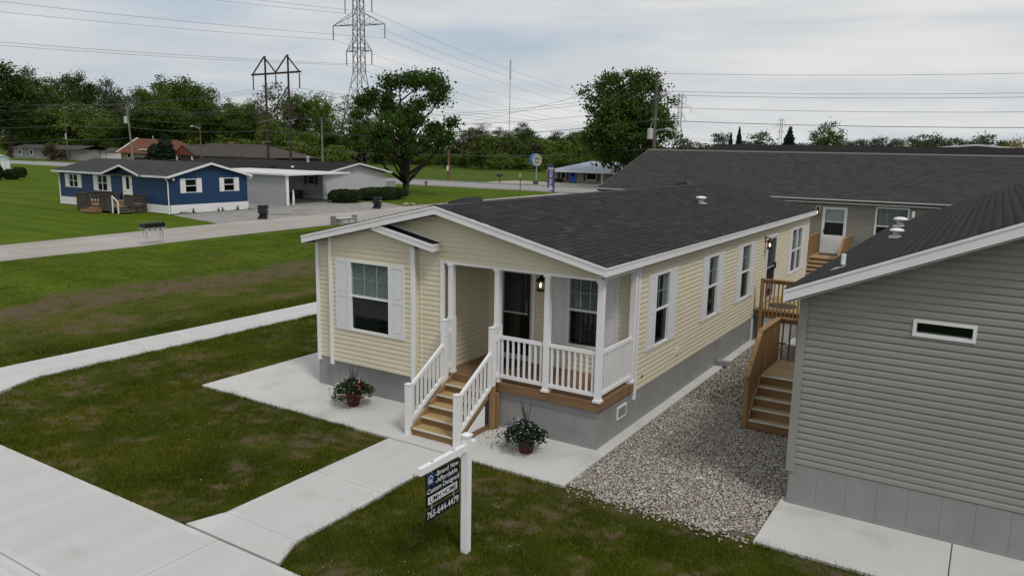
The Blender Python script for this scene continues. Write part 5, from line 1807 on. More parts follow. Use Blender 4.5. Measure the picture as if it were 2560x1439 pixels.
def tree_data(seed, h, w, clear, trunk_r, ncl, nleaf, lsize, leaf, bark='bark', rc=.11, wind=0.0, flat=.75, gap=0.0, shape=2.0, lift=0.0, top_bias=0.0, fork=False):
    """tapered trunk with limbs reaching to leaf clumps spread unevenly through the crown"""
    r = np.random.RandomState(seed)
    zc, a, c = (h + clear) / 2, w / 2, (h - clear) / 2
    d = r.normal(size=(ncl * 3, 3))
    d /= np.linalg.norm(d, axis=1)[:, None]
    rad = r.uniform(0, 1, len(d)) ** .42
    ang = np.arctan2(d[:, 1], d[:, 0])
    lump = .80 + .30 * vnoise(ang * 1.6 + seed, d[:, 2] * 2.2 + seed * .7, seed) + .12 * vnoise(ang * 4 + seed, d[:, 2] * 6, seed + 2)
    C = d * rad[:, None] * lump[:, None] * np.array([a, a, c]) * .92
    C[:, :2] *= (1 - lift * np.clip(-C[:, 2:3] / c, 0, 1))
    C[:, 2] += zc
    keep = r.rand(len(C)) < np.clip(1 - gap * vnoise(C[:, 0] / w * 7 + 9, C[:, 2] / h * 7 + C[:, 1] / w * 3, seed + 5) * 1.6, .05, 1)
    C = C[keep][:ncl]
    n = len(C)
    cr = w * rc * r.uniform(.6, 1.35, n)
    per = np.maximum(3, (nleaf * cr ** 2 / np.sum(cr ** 2)).astype(int))
    idx = np.repeat(np.arange(n), per)
    g = r.normal(size=(len(idx), 3)) * np.array([.55, .55, .55 * flat])
    P = C[idx] + g * cr[idx][:, None]
    P[:, 0] += wind * cr[idx] * r.uniform(0, 1, len(idx))
    P[:, :2] -= P[:, :2].mean(0)
    V, F = leaves(P, lsize, r, .1)
    shade = np.clip(r.normal(.42, .12, len(idx)) + np.repeat(r.normal(0, .17, n), per), 0, 1)
    crown = npmesh('crown', V, F, leaf, False, dict(rnd=np.repeat(shade, 4)))
    t = MB()
    bend = r.normal(0, .02 * h, (2, 2))
    tp = [(0, 0, -.1), (0, 0, .12 * h * .3), (bend[0, 0], bend[0, 1], clear + .1 * (h - clear)), (bend[1, 0] * 1.5, bend[1, 1] * 1.5, clear + .55 * (h - clear)), (bend[1, 0] * 2, bend[1, 1] * 2, h * .93)]
    t.tube(tp, [trunk_r * 1.5, trunk_r, trunk_r * .78, trunk_r * .4, trunk_r * .06], 8, False)
    TP = np.array(tp)

    def trunk_at(z):
        z = np.clip(z, 0, h * .92)
        return np.array([np.interp(z, TP[:, 2], TP[:, 0]), np.interp(z, TP[:, 2], TP[:, 1]), z])
    nl = min(n, 26 if nleaf > 9000 else 13)
    order = r.permutation(n)[:nl]
    for i in order:
        e = C[i]
        hd = math.hypot(e[0], e[1])
        zb_ = max(clear * (.45 if fork else .8), e[2] - hd * r.uniform(.8, 1.3))
        s = trunk_at(min(zb_, e[2] - .05 * h))
        mid = s + (e - s) * .5 + np.array([0, 0, -.12 * hd]) + r.normal(0, .03 * w, 3)
        q = trunk_r * (.42 if hd > .5 * a else .28) * (1.4 if fork and zb_ < clear else 1)
        t.tube([s, s + (mid - s) * .5, mid, e], [q, q * .8, q * .55, q * .12], 5, False)
    if fork:
        e = np.array([-.28 * w, .05 * w, clear + .35 * (h - clear)])
        t.tube([(0, 0, clear * .38), (-.07 * w, .01 * w, clear * .95), tuple(e * .75 + np.array([0, 0, .1])), tuple(e)], [trunk_r * .75, trunk_r * .6, trunk_r * .4, trunk_r * .15], 7, False)
    tm = bpy.data.meshes.new('trunk')
    tm.from_pydata(t.v, [], t.f)
    tm.polygons.foreach_set('use_smooth', np.ones(len(t.f), bool))
    tm.materials.append(MATS[bark])
    tm.update()
    return dict(h=h, w=w, crown=crown, trunk=tm)


def plant(d, name, label, cat, x, y, h, w, rz, group=None, z=-.06):
    t = thing(name, label, cat, (x, y, z), group)
    link('trunk', d['trunk'], t)
    link('crown', d['crown'], t)
    s = w / d['w']
    t.scale = (s, s, h / d['h'])
    t.rotation_euler[2] = rz
    return t


rt = np.random.RandomState(12)
MARKS = [(-.42, 'the far side of the large tree'), (-.335, 'the low grey house'), (-.27, 'the crossarm pole'), (-.20, 'the white outbuilding'), (-.12, 'the leaning transformer pole'), (-.05, 'the red roof'), (.03, 'the street lamp pole'), (.10, 'the hip roof'), (.17, 'the twin-pole pylon'), (.235, 'the plain wooden pole'), (.30, 'the lattice tower')]


def behind(x, y):
    """name of the landmark in line with a tree, by its bearing"""
    b = math.atan2(y - CAM[1], -(x - CAM[0])) - math.atan2(93 - CAM[1], 160 + CAM[0])
    return min(MARKS, key=lambda q: abs(q[0] - b))[1]


SEEN = {}


def size_label(base, h):
    """base label; a second or third tree of the same kind in the same line is told apart by its height"""
    k = SEEN.get(base, 0)
    SEEN[base] = k + 1
    return base if k == 0 else base.replace('tall ', ('taller ', 'tallest ')[min(k, 2) - 1]).replace('broad ', ('broader ', 'broadest ')[min(k, 2) - 1])
maple = tree_data(15, 13.6, 16.0, 2.8, .40, 84, 19000, .32, 'leaf_maple', rc=.062, wind=1.6, gap=.95, lift=.30, fork=True, flat=.7)
plant(maple, 'maple_tree', 'wind-blown dark maple tree with a forked trunk beside the grey house', 'tree', -52.2, 57.0, 13.9, 15.6, 2.3)
ash = tree_data(10, 18.2, 14.5, 1.0, .5, 230, 36000, .38, 'leaf_ash', rc=.072, wind=1.0, gap=.18, flat=.8)
plant(ash, 'shade_tree', 'tall dense shade tree overhanging the stone house with the blue door', 'tree', -43.0, 98.0, 18.6, 15.6, .6)

W_dark = [tree_data(31 + k, 22, 11, 5, .32, 90, 11000, .42, 'leaf_dark', rc=.125, gap=.10) for k in range(3)]
W_mid = [tree_data(41 + k, 22, 11, 5, .32, 90, 11000, .42, 'leaf_mid', rc=.125, gap=.12) for k in range(3)]
W_light = [tree_data(51 + k, 16, 11, 2, .28, 70, 9500, .42, 'leaf_light', rc=.13, gap=.2) for k in range(2)]
W_sparse = [tree_data(61 + k, 22, 10, 6, .24, 75, 2600, .40, 'leaf_olive', bark='bark_pale', rc=.11, gap=.55) for k in range(2)]
W_far = [tree_data(71 + k, 12, 7, 2.5, .16, 46, 2400, .42, 'leaf_far', rc=.13, gap=.3) for k in range(3)]
bushes = [tree_data(81 + k, 6, 7, .3, .10, 40, 2600, .42, q, rc=.14, gap=.15) for k, q in enumerate(('leaf_mid', 'leaf_light', 'leaf_dark', 'leaf_brown'))]
back = [(-323, 150, 32.8, 9.4), (-328, 159, 31.0, 9.8), (-332, 168, 33.6, 11.7), (-288, 150, 30.9, 8.9), (-293, 159, 28.4, 8.5), (-298, 168, 29.3, 9.5), (-258, 150, 25.7, 7.0), (-262, 159, 26.1, 7.3), (-265, 168, 30.6, 12.0), (-226, 150, 27.5, 12.5), (-228, 159, 26.1, 9.5), (-233, 168, 24.0, 7.1), (-202, 150, 19.9, 7.5), (-206, 159, 20.5, 6.5), (-210, 168, 22.2, 6.8), (-171, 150, 21.6, 7.7), (-171, 159, 22.2, 8.0), (-172, 168, 22.4, 7.5), (-146, 150, 18.0, 6.6)]
kinds = 'dmmdsdsmmmmsmlsmlsm'
GW = 'trees of the wood beyond the far road'
for (x, y, h, w), k in zip(back, kinds):
    src, lab = {'l': (W_light, 'tall yellow-green tree in the wood beyond the far road'), 'd': (W_dark, 'tall dark green tree in the wood beyond the far road'), 'm': (W_mid, 'tall mid green tree in the wood beyond the far road'), 's': (W_sparse, 'tall thin-leaved pale tree in the wood beyond the far road')}[k]
    plant(src[rt.randint(len(src))], 'wood_tree', lab, 'tree', x, y, h, w * 1.55, rt.uniform(0, 6.28), GW)['label'] = size_label(lab.replace('in the wood beyond the far road', 'in the wood behind ' + behind(x, y)), h)
front = [(-277, 126, 20.6, 12.2), (-269, 131, 18.1, 12.2), (-261, 136, 19.0, 14.9), (-229, 126, 13.6, 11.1), (-220, 131, 16.2, 11.0), (-212, 136, 19.6, 12.9), (-181, 126, 15.7, 9.3), (-178, 131, 16.6, 9.4), (-176, 136, 17.3, 8.4), (-154, 126, 12.6, 7.7), (-148, 131, 9.7, 8.3), (-143, 136, 8.9, 7.3)]
for (x, y, h, w), k in zip(front, 'dmlldmdmmlld'):
    src, lab = {'d': (W_dark, 'broad dark tree at the front of the wood'), 'm': (W_mid, 'broad mid green tree at the front of the wood'), 'l': (W_light, 'broad yellow-green tree at the front of the wood')}[k]
    plant(src[rt.randint(len(src))], 'edge_tree', lab, 'tree', x, y, h, w * 1.35, rt.uniform(0, 6.28), 'trees at the front of the wood')['label'] = size_label(lab.replace('at the front of the wood', 'at the wood edge behind ' + behind(x, y)), h)
plant(W_dark[1], 'large_tree', 'very large dark tree over the low grey house beyond the road', 'tree', -252, 108, 29.0, 22, .4)
plant(W_sparse[0], 'bare_tree', 'thin-leaved tree standing behind the twin-pole transmission frame', 'tree', -170, 140, 24.2, 15.5, 2.2)
mid = [(-144, 205, 14.9, 8.1), (-142, 214, 13.1, 8.3), (-138, 223, 14.5, 6.3), (-121, 205, 10.4, 6.4), (-118, 214, 11.3, 7.9), (-117, 223, 12.6, 8.1), (-147, 205, 12.5, 9.5), (-131, 215, 12.5, 8), (-108, 215, 11.3, 8), (-100, 220, 11.5, 8)]
for (x, y, h, w), k in zip(mid, 'smdmdmmdmm'):
    src = {'s': W_sparse, 'm': W_mid, 'd': W_dark}[k]
    lab = {'s': 'bare-topped tree behind the open field', 'm': 'mid green tree behind the open field', 'd': 'dark green tree behind the open field'}[k]
    plant(src[rt.randint(len(src))], 'field_tree', lab, 'tree', x, y, h, w * 1.5, rt.uniform(0, 6.28), 'trees behind the open field')
low = [(-128, 172, 8.3, 7.0), (-125, 178, 9.1, 7.1), (-124, 184, 8.6, 7.2), (-109, 172, 8.5, 7.8), (-107, 178, 8.1, 5.7), (-106, 184, 8.8, 6.9), (-93, 172, 8.1, 6.4), (-90, 178, 8.8, 6.5), (-179, 184, 8.1, 8.1), (-157, 172, 7.4, 7.5), (-153, 178, 7.6, 7.5), (-148, 184, 8.4, 7.6), (-117, 180, 8.6, 7), (-99, 182, 8.4, 7), (-80, 176, 8.6, 7), (-84, 184, 8.4, 7), (-70, 178, 8, 7)]
labs = ['mid green rounded bush at the field edge', 'yellow-green rounded bush at the field edge', 'dark rounded bush at the field edge', 'brownish rounded bush at the field edge']
for i, (x, y, h, w) in enumerate(low):
    k = [3, 0, 0, 2, 3, 1, 0, 1][i % 8]
    plant(bushes[k], 'field_bush', labs[k], 'bush', x, y, h, w * 1.45, rt.uniform(0, 6.28), 'bushes at the field edge')
for i, (x, y, h, w) in enumerate([(-111, 158, 5.3, 5.3), (-119, 162, 4.6, 4.4), (-105, 158, 4.6, 5.2), (-101, 162, 3.7, 4.2), (-123, 158, 3.7, 4.4), (-133, 162, 3.9, 4.5), (-93, 158, 4.3, 5.0), (-89, 162, 4.4, 5.1), (-139, 158, 3.4, 4.5), (-82, 160, 4.2, 5), (-75, 158, 4, 5), (-113, 166, 5, 5)]):
    k = [2, 0, 1, 0][i % 4]
    plant(bushes[k], 'low_shrub', ['mid green low shrub along the field', 'yellow-green low shrub along the field', 'dark low shrub along the field'][k], 'shrub', x, y, h, w * 1.6, rt.uniform(0, 6.28), 'low shrubs along the field')
shr = [(-274, 121, 7.8, 8.0), (-265, 124, 6.6, 8.0), (-243, 121, 6.1, 7.5), (-235, 124, 5.6, 7.5), (-221, 121, 5.1, 6.0), (-181, 124, 8.3, 6.6), (-167, 121, 7.3, 6.3), (-165, 124, 6.9, 6.3), (-155, 121, 6.4, 6.1), (-151, 124, 6.5, 6.1), (-140, 121, 6.6, 5.9), (-137, 124, 6.2, 5.9), (-127, 121, 5.8, 5.6), (-146, 124, 8.5, 6.0)]
for i, (x, y, h, w) in enumerate(shr):
    k = [0, 2, 0, 2, 2, 0, 0, 1, 1, 2, 1, 0, 1, 0][i]
    plant(bushes[k], 'understory_shrub', ['mid green understory shrub below the wood', 'yellow-green understory shrub below the wood', 'dark understory shrub below the wood'][k], 'shrub', x, y, h, w * 1.5, rt.uniform(0, 6.28), 'understory below the wood')
right = [(-46, 130, 8.6, 4.5), (-47, 140, 8.1, 3.2), (-69, 230, 12.6, 4.8), (-51, 205, 12.2, 6.0), (-40, 280, 11.6, 5.6), (-36, 280, 12.0, 5.5), (-32, 280, 12.3, 5.5), (-28, 280, 12.7, 5.4), (-24, 280, 12.4, 4.0), (-20, 280, 12.5, 5.3), (-13, 240, 12.8, 6.3), (-9, 240, 12.0, 6.2), (-5, 250, 11.5, 5.8), (1, 230, 12.6, 6.4), (6, 240, 11.1, 5.5), (-65, 200, 8.8, 4.4), (-64, 240, 10.4, 5.1), (-55, 290, 10.7, 5.9), (-1, 260, 11.5, 6.0), (-44, 285, 11.2, 5.6), (-16, 285, 12.0, 5.6)]
for i, (x, y, h, w) in enumerate(right):
    plant(W_far[i % 3], 'skyline_tree', 'small grey-green tree on the skyline beyond the dark roof', 'tree', x, y, h, w * 1.6, rt.uniform(0, 6.28), 'trees on the far skyline')
plant(tree_data(91, 12, 7, 2, .18, 60, 5000, .34, 'leaf_mid', rc=.12, gap=.3), 'upright_tree', 'upright rounded tree standing alone above the dark roof', 'tree', -24, 150, 12.2, 7.0, 1.0)
for x, y, h, w, l in ((8, 180, 9.6, 6.5, 'yellow flowering bush at the end of the skyline behind the white roof'), (-13, 180, 8.8, 6.5, 'yellow flowering bush below the skyline trees')):
    plant(tree_data(int(95 + x), 6, 6, .4, .08, 30, 1800, .34, 'leaf_yellow', rc=.15), 'yellow_bush', l, 'bush', x, y, h, w, .3)


def conifer(seed, h, w, n, ls, droop=.25, pw=.85):
    r = np.random.RandomState(seed)
    z = h * (.05 + .95 * (1 - np.sqrt(r.uniform(0, 1, n))))
    tier = .75 + .35 * np.abs(np.sin(z / h * 22))
    R = w / 2 * (1 - z / h) ** pw * tier
    a = r.uniform(0, 2 * PI, n)
    lobe = .75 + .4 * vnoise(a * 2.2 + seed, z * 1.2, seed)
    rad = R * lobe * r.uniform(.25, 1, n) ** .5
    P = np.stack([rad * np.cos(a), rad * np.sin(a), z - rad * droop], -1)
    V, F = leaves(P, ls, r, -.1)
    cm = npmesh('crown', V, F, 'leaf_conifer', False, dict(rnd=np.repeat(np.clip(r.normal(.45, .25, n), 0, 1), 4)))
    t = MB().tube([(0, 0, -.1), (0, 0, h * .5), (0, 0, h)], [.02 * h, .012 * h, .002 * h], 7, False)
    tm = bpy.data.meshes.new('trunk')
    tm.from_pydata(t.v, [], t.f)
    tm.materials.append(MATS['bark'])
    return dict(h=h, w=w, crown=cm, trunk=tm)


con = conifer(5, 11, 5.5, 4500, .5, .1)
for x, y, h, w, l in ((-50, 175, 10.7, 3.6, 'shorter of the two narrow spruces above the dark roof'), (-48, 175, 12.0, 4.0, 'taller of the two narrow spruces above the dark roof'), (-33, 160, 11.5, 7.0, 'broad dark spruce beside the distant pylon')):
    plant(con, 'spruce_tree', l, 'tree', x, y, h, w, x)
con2 = conifer(6, 7, 5.5, 6000, .34, .05, .5)
plant(con2, 'arborvitae', 'dense dark green arborvitae in front of the red-roofed house', 'tree', -163, 101, 7.4, 6.6, .5)
plant(con2, 'arborvitae', 'small dark arborvitae beside the larger one by the red-roofed house', 'tree', -167.5, 101, 5.2, 5.4, 1.5)
plant(bushes[3], 'brown_shrub', 'reddish-brown shrub before the low grey house', 'shrub', -213, 101, 4.6, 7.0, .5)

# distant wood that closes the view behind the individual trees
rw = np.random.RandomState(2)
nw = 26000
xw = rw.uniform(-430, -60, nw)
top = np.interp(xw, [-430, -330, -200, -150, -120, -60], [24, 21, 16, 13, 9, 7])
hz = top * (.55 + .45 * vnoise(xw / 9, xw * 0 + 3, 4)) * (.8 + .2 * vnoise(xw / 3, xw * 0, 6))
yw = np.where(xw < -150, 185, 240) + rw.uniform(-8, 8, nw) + np.clip((xw + 150) * .2, 0, 20)
V, F = leaves(np.stack([xw, yw, hz * rw.uniform(0, 1, nw) ** .7], -1), 1.5, rw)
me = npmesh('distant_wood', V, F, 'leaf_dark', False, dict(rnd=np.repeat(np.clip(rw.normal(.5, .25, nw), 0, 1), 4)))
tag(link('distant_wood', me), 'dense dark wood closing the view behind the single trees', 'wood', kind='stuff')
nw = 9000
xw = rw.uniform(-120, 60, nw)
hz = (7.0 + 2.5 * vnoise(xw / 12, xw * 0 + 3, 9)) * rw.uniform(0, 1, nw) ** .6
V, F = leaves(np.stack([xw, 330 + rw.uniform(-8, 8, nw), hz], -1), 1.3, rw)
me = npmesh('distant_hedgerow', V, F, 'leaf_far', False, dict(rnd=np.repeat(np.clip(rw.normal(.5, .25, nw), 0, 1), 4)))
tag(link('distant_hedgerow', me), 'low grey-green hedgerow along the far horizon', 'hedgerow', kind='stuff')


# clipped hedges
def hedge(name, label, cx, cy, rx, ry, h, seed, n=7000, ls=.13):
    r = np.random.RandomState(seed)
    a = r.uniform(0, 2 * PI, n)
    ph = np.arcsin(r.uniform(-.25, 1, n))
    lump = .93 + .12 * vnoise(a * 2.5, ph * 3, seed) + r.normal(0, .02, n)
    e = .62
    x = rx * np.sign(np.cos(a)) * np.abs(np.cos(a)) ** .8 * np.cos(ph) ** e * lump
    y = ry * np.sign(np.sin(a)) * np.abs(np.sin(a)) ** .8 * np.cos(ph) ** e * lump
    z = h * (.42 + .58 * np.sign(np.sin(ph)) * np.abs(np.sin(ph)) ** .8) * lump
    z = np.maximum(z, .02)
    t = thing(name, label, 'hedge', (cx, cy, -.05), 'clipped hedges')
    V, F = leaves(np.stack([x, y, z], -1), ls, r)
    me = npmesh('foliage', V, F, 'leaf_yew', False, dict(rnd=np.repeat(np.clip(r.normal(.35, .2, n) + .25 * np.clip(z / h - .5, 0, 1), 0, 1), 4)))
    link('foliage', me, t)
    core = MB()._lathe((0, 0, 0), [(.78, 0), (.88, .35 * h), (.80, .7 * h), (.45, .9 * h), (.05, .95 * h)], 14)
    core.v = [(v_[0] * rx, v_[1] * ry, v_[2]) for v_ in core.v]
    me = bpy.data.meshes.new('stems')
    me.from_pydata(core.v, [], core.f)
    me.materials.append(MATS['bark'])
    link('stems', me, t)


hedge('clipped_hedge', 'rounded clipped yew hedge by the carport opening', -47.6, 42.5, 1.5, 1.55, 1.22, 3)
hedge('clipped_hedge', 'longer clipped hedge along the gable of the grey house', -48.2, 48.4, 1.7, 3.2, 1.22, 4, 10000)
hedge('clipped_hedge', 'dark clipped bush in front of the mint shed', -108.4, 39.0, 1.0, 1.0, 2.1, 5, 2500, .2)
hedge('clipped_hedge', 'low round clipped bush beside the mint shed', -107.6, 40.75, .95, .95, 1.35, 6, 2500, .2)
hedge('clipped_hedge', 'small round clipped bush tucked behind the one by the mint shed', -113.5, 44.6, .75, .9, 1.4, 7, 2000, .2)
# rocks at the gravel edge
for i, (x, y, s) in enumerate(((-40.6, 43.2, .32), (-40.2, 43.9, .26), (-39.7, 44.3, .2), (-41.0, 44.6, .24))):
    b_ = blobs('edging_rock', np.array([[0, 0, s * .4]]), np.array([s]), 'rock', None, .7, i)
    b_.location = (x, y, -.05)
    tag(b_, 'pale rough rock at the gravel corner near the maple', 'rock', 'rocks at the gravel corner')


# flower pots
def flower_pot(label, x, y, kind, seed):
    r = np.random.RandomState(seed)
    t = thing('flower_pot', label, 'flower pot', (x, y, 0))
    MB()._lathe((x, y, 0), [(.115, .0), (.165, .26), (.178, .262), (.178, .30), (.15, .30), (.14, .27)], 20).build('pot', 'terracotta', t, True)
    n = 1500
    d = r.normal(size=(n, 3))
    d /= np.linalg.norm(d, axis=1)[:, None]
    d[:, 2] = np.abs(d[:, 2]) * 1.0 - .38
    rad = (.42 if kind == 'red' else .37) * r.uniform(.3, 1, n) ** .5 * (.75 + .45 * vnoise(np.arctan2(d[:, 1], d[:, 0]) * 2, d[:, 2] * 3, seed))
    P = d * rad[:, None] * np.array([1.1, 1.05, .92]) + np.array([0, 0, .34])
    V, F = leaves(P, .055, r, .2)
    link('foliage', npmesh('foliage', V, F, 'leaf_pot', False, dict(rnd=np.repeat(r.uniform(0, 1, n), 4))), t)
    # trailing stems
    m = 190
    side = r.normal(.1 if kind == 'red' else -.5, .55, m) if kind != 'red' else r.uniform(-1.4, .3, m)
    fall = r.uniform(0, 1, m)
    px = -.12 + side * .28 + (-.22 if kind != 'red' else .08)
    P = np.stack([px, -.14 - .16 * r.uniform(0, 1, m) + (0 if kind == 'red' else r.uniform(-.1, .3, m)), .33 * (1 - fall) + .02 + r.uniform(0, .06, m)], -1)
    if kind == 'red':
        P = P[:120]
    V, F = leaves(P, .035, r)
    link('trailing_foliage', npmesh('trailing_foliage', V, F, 'leaf_trail', False, dict(rnd=np.repeat(r.uniform(0, 1, len(P)), 4))), t)
    # spikes
    sp = MB()
    for k in range(7):
        a = r.uniform(0, 2 * PI)
        l_ = r.uniform(.40, .66)
        e = Vector((math.cos(a) * l_ * .45, math.sin(a) * l_ * .25, l_))
        s0 = Vector((0, 0, .42))
        nn = Vector((-math.sin(a), math.cos(a), 0)) * .008
        m2 = s0 + e * .5 + Vector((0, 0, .03))
        p = [s0 - nn, s0 + nn, m2 + nn, m2 - nn, s0 + e]
        sp.add([q + Vector((x, y, 0)) for q in p], [(0, 1, 2, 3), (3, 2, 4)])
    sp.build('spike_leaves', 'leaf_spike', t)
    for nm, mt, cnt, R in ((('red_flowers', 'flower_red', 26, .030), ('white_flowers', 'flower_white', 26, .014)) if kind == 'red' else (('violet_flowers', 'flower_violet', 90, .019), ('white_flowers', 'flower_white', 55, .011))):
        d = r.normal(size=(cnt, 3))
        d[:, 1] = -np.abs(d[:, 1])
        d /= np.linalg.norm(d, axis=1)[:, None]
        d[:, 2] = d[:, 2] * .75 + .05
        P = d * (np.array([.42, .37, .33]) * r.uniform(.8, 1.05, (cnt, 1))) + np.array([0, 0, .36])
        tag(blobs(nm, P, np.full(cnt, R), mt, t, .6, seed), kind='stuff')
    return t


flower_pot('terracotta pot of red flowers on the apron below the bay window', -5.22, -.72, 'red', 5)
flower_pot('terracotta pot of violet flowers with trailing stems below the porch railing', -.98, -.80, 'violet', 9)

# ------------------------------------------------------------------ far houses
Rh = thing('red_roof_house', 'tan house with a red-orange shingle gable roof below the wood', 'house', (-187, 113, 0))
MB().box(-193, -174, 108, 120, 0, 2.7).build('wall', 'wall_tan', Rh)
FRL = ((-193, 0, 0), (0, 1, 0), (-1, 0, 0))
FRF = ((0, 108, 0), (1, 0, 0), (0, -1, 0))
MB().add([(-193.6, 107.2, 2.5), (-172.6, 107.2, 2.5), (-175.5, 113, 6.0), (-192.8, 113, 6.3), (-193.6, 120.6, 2.5), (-172.6, 120.6, 2.5), (-193.6, 107.2, 2.3), (-172.6, 107.2, 2.3)], [(0, 1, 2, 3), (4, 3, 2, 5), (1, 5, 2), (0, 6, 7, 1)]).build('roof', 'roof_red', Rh)
MB().prism([(107.4, 2.5), (120.4, 2.5), (113, 6.15)], FRL, -.3, .05).build('gable', 'wall_tan', Rh)
for p_, q_ in (((-193.8, 107.2, 2.5), (-193.1, 113, 6.35)), ((-193.1, 113, 6.35), (-193.8, 120.6, 2.5))):
    MB().bar(p_, q_, .3, .3).build('rake_board', 'skirt_white', Rh)
wo = MB().pb(FRL, 111.5, 113.5, .05, .12, 3.4, 5.0).build('window', 'skirt_white', Rh)
MB().pb(FRL, 111.8, 113.2, .12, .14, 3.6, 4.8).build('pane', 'interior', wo)
for a in (-190, -177):
    wo = MB().pb(FRF, a, a + 1.6, 0, .08, 1.0, 2.4).build('window', 'skirt_white', Rh)
    MB().pb(FRF, a + .2, a + 1.4, .08, .1, 1.2, 2.2).build('pane', 'interior', wo)
MB().box(-197, -193.6, 105.5, 112, 2.3, 2.5).build('porch_roof', 'roof_red', Rh)
for y in (105.8, 111.5):
    MB().box(-196.8, -196.5, y, y + .3, 0, 2.3).build('porch_post', 'skirt_white', Rh)
MB().box(-184.5, -182, 107.9, 108.4, 3.3, 3.55).build('dormer_edge', 'skirt_white', Rh)
MB().tube([(-186, 113, 6.0), (-186, 113, 7.0)], .12, 6).build('flue', 'galv', Rh)

Sm = thing('white_outbuilding', 'small white outbuilding beside the red-roofed house', 'shed', (-202.5, 112, 0))
MB().box(-206, -199, 110, 116, 0, 2.6).build('wall', 'skirt_white', Sm)
MB().add([(-206.5, 109.6, 2.6), (-198.5, 109.6, 2.6), (-198.5, 113, 3.6), (-206.5, 113, 3.6), (-198.5, 116.4, 2.6), (-206.5, 116.4, 2.6)], [(0, 1, 2, 3), (3, 2, 4, 5)]).build('roof', 'roof_brown', Sm)

Bn = thing('hip_roof_house', 'brick house with a broad grey-brown hip roof and red gable panel', 'house', (-147, 108, 0))
MB().box(-160, -130, 103, 114, 0, 2.6).build('wall', 'wall_brick', Bn)
MB().add([(-161, 102, 2.5), (-126, 102, 2.5), (-126, 115, 2.5), (-161, 115, 2.5), (-156, 108.5, 5.4), (-137, 108.5, 5.2), (-161, 102, 2.3), (-126, 102, 2.3)], [(0, 1, 5, 4), (1, 2, 5), (2, 3, 4, 5), (0, 4, 3), (0, 6, 7, 1)]).build('roof', 'roof_brown', Bn)
FBn = ((0, 101.9, 0), (1, 0, 0), (0, -1, 0))
MB().prism([(-160.8, 2.5), (-153.5, 2.5), (-157.5, 4.6)], FBn, -.3, .1).build('gable', 'wall_red', Bn)
MB().add([(-161.2, 101.7, 2.5), (-157.5, 101.7, 4.8), (-157.0, 107, 5.0), (-161.2, 107, 2.5), (-153.2, 101.7, 2.5), (-152.5, 107, 2.9)], [(0, 1, 2, 3), (1, 4, 5, 2)]).build('porch_roof', 'roof_brown', Bn)
for x in (-160.2, -154.4):
    MB().box(x - .15, x + .15, 101.9, 102.2, 0, 2.4).build('porch_post', 'skirt_white', Bn)
MB().box(-149.2, -148.2, 108, 109, 5.0, 5.9).build('chimney', 'wall_brick', Bn)
wo = MB().box(-143, -140, 102.9, 102.99, .8, 2.1).build('window', 'skirt_white', Bn)
MB().box(-142.7, -140.3, 102.85, 102.9, 1.0, 1.95).build('pane', 'interior', wo)

Gh = thing('low_grey_house', 'low grey house with white windows under the large tree', 'house', (-230, 108, 0))
MB().box(-241, -206, 104, 112, 0, 3.0).build('wall', 'wall_grey', Gh)
MB().add([(-242, 103.4, 2.9), (-205, 103.4, 2.9), (-205, 108, 4.0), (-242, 108, 4.0), (-205, 112.6, 2.9), (-242, 112.6, 2.9)], [(0, 1, 2, 3), (3, 2, 4, 5)]).build('roof', 'roof_brown', Gh)
for a in (-238.0, -231.5, -222, -214):
    wo = MB().box(a, a + 1.7, 103.9, 103.98, .9, 2.7).build('window', 'skirt_white', Gh)
    MB().box(a + .3, a + 1.4, 103.86, 103.9, 1.15, 2.45).build('pane', 'interior', wo)
car = thing('parked_car', 'dark parked car half hidden behind the blue house roof', 'car', (-169, 98.5, 0))
MB().add([(-173, 97.6, .35), (-165, 97.6, .35), (-165, 99.4, .35), (-173, 99.4, .35), (-172.8, 97.7, 1.0), (-165.2, 97.7, 1.0), (-165.2, 99.3, 1.0), (-172.8, 99.3, 1.0)], MB.BF).build('body', 'car_paint', car)
MB().add([(-171.6, 97.75, 1.0), (-166.4, 97.75, 1.0), (-166.4, 99.25, 1.0), (-171.6, 99.25, 1.0), (-170.6, 97.95, 1.65), (-167.4, 97.95, 1.65), (-167.4, 99.05, 1.65), (-170.6, 99.05, 1.65)], MB.BF).build('cabin', 'interior', car)
for x in (-171.4, -166.6):
    for y in (97.62, 99.38):
        MB().tube([(x, y - .1, .35), (x, y + .1, .35)], .35, 12).build('wheel', 'black_metal', car)

sh = thing('mint_shed', 'pale mint gambrel garden shed at the end of the lawn', 'shed', (-118, 43, 0))
FSH = ((-115.1, 0, 0), (0, 1, 0), (1, 0, 0))
MB().prism([(42.2, 0), (44.2, 0), (44.2, 2.3), (43.9, 2.75), (43.2, 3.0), (42.5, 2.75), (42.2, 2.3)], FSH, -4.5, 0).build('wall', 'shed_mint', sh)
MB().prism([(42.05, 2.3), (42.4, 2.83), (43.2, 3.12), (44.0, 2.83), (44.35, 2.3), (43.95, 2.76), (43.2, 3.02), (42.45, 2.76)], FSH, -4.7, .12).build('roof', 'skirt_white', sh)
for k in range(3):
    MB().box(-115.08, -115.05, 42.3 + k * .65, 42.85 + k * .65, .1, 2.2).build('wall_panel', 'skirt_white', sh)
MB().box(-119.4, -115.4, 42.15, 42.19, .3, 2.0).build('side_door', 'shed_blue', sh)

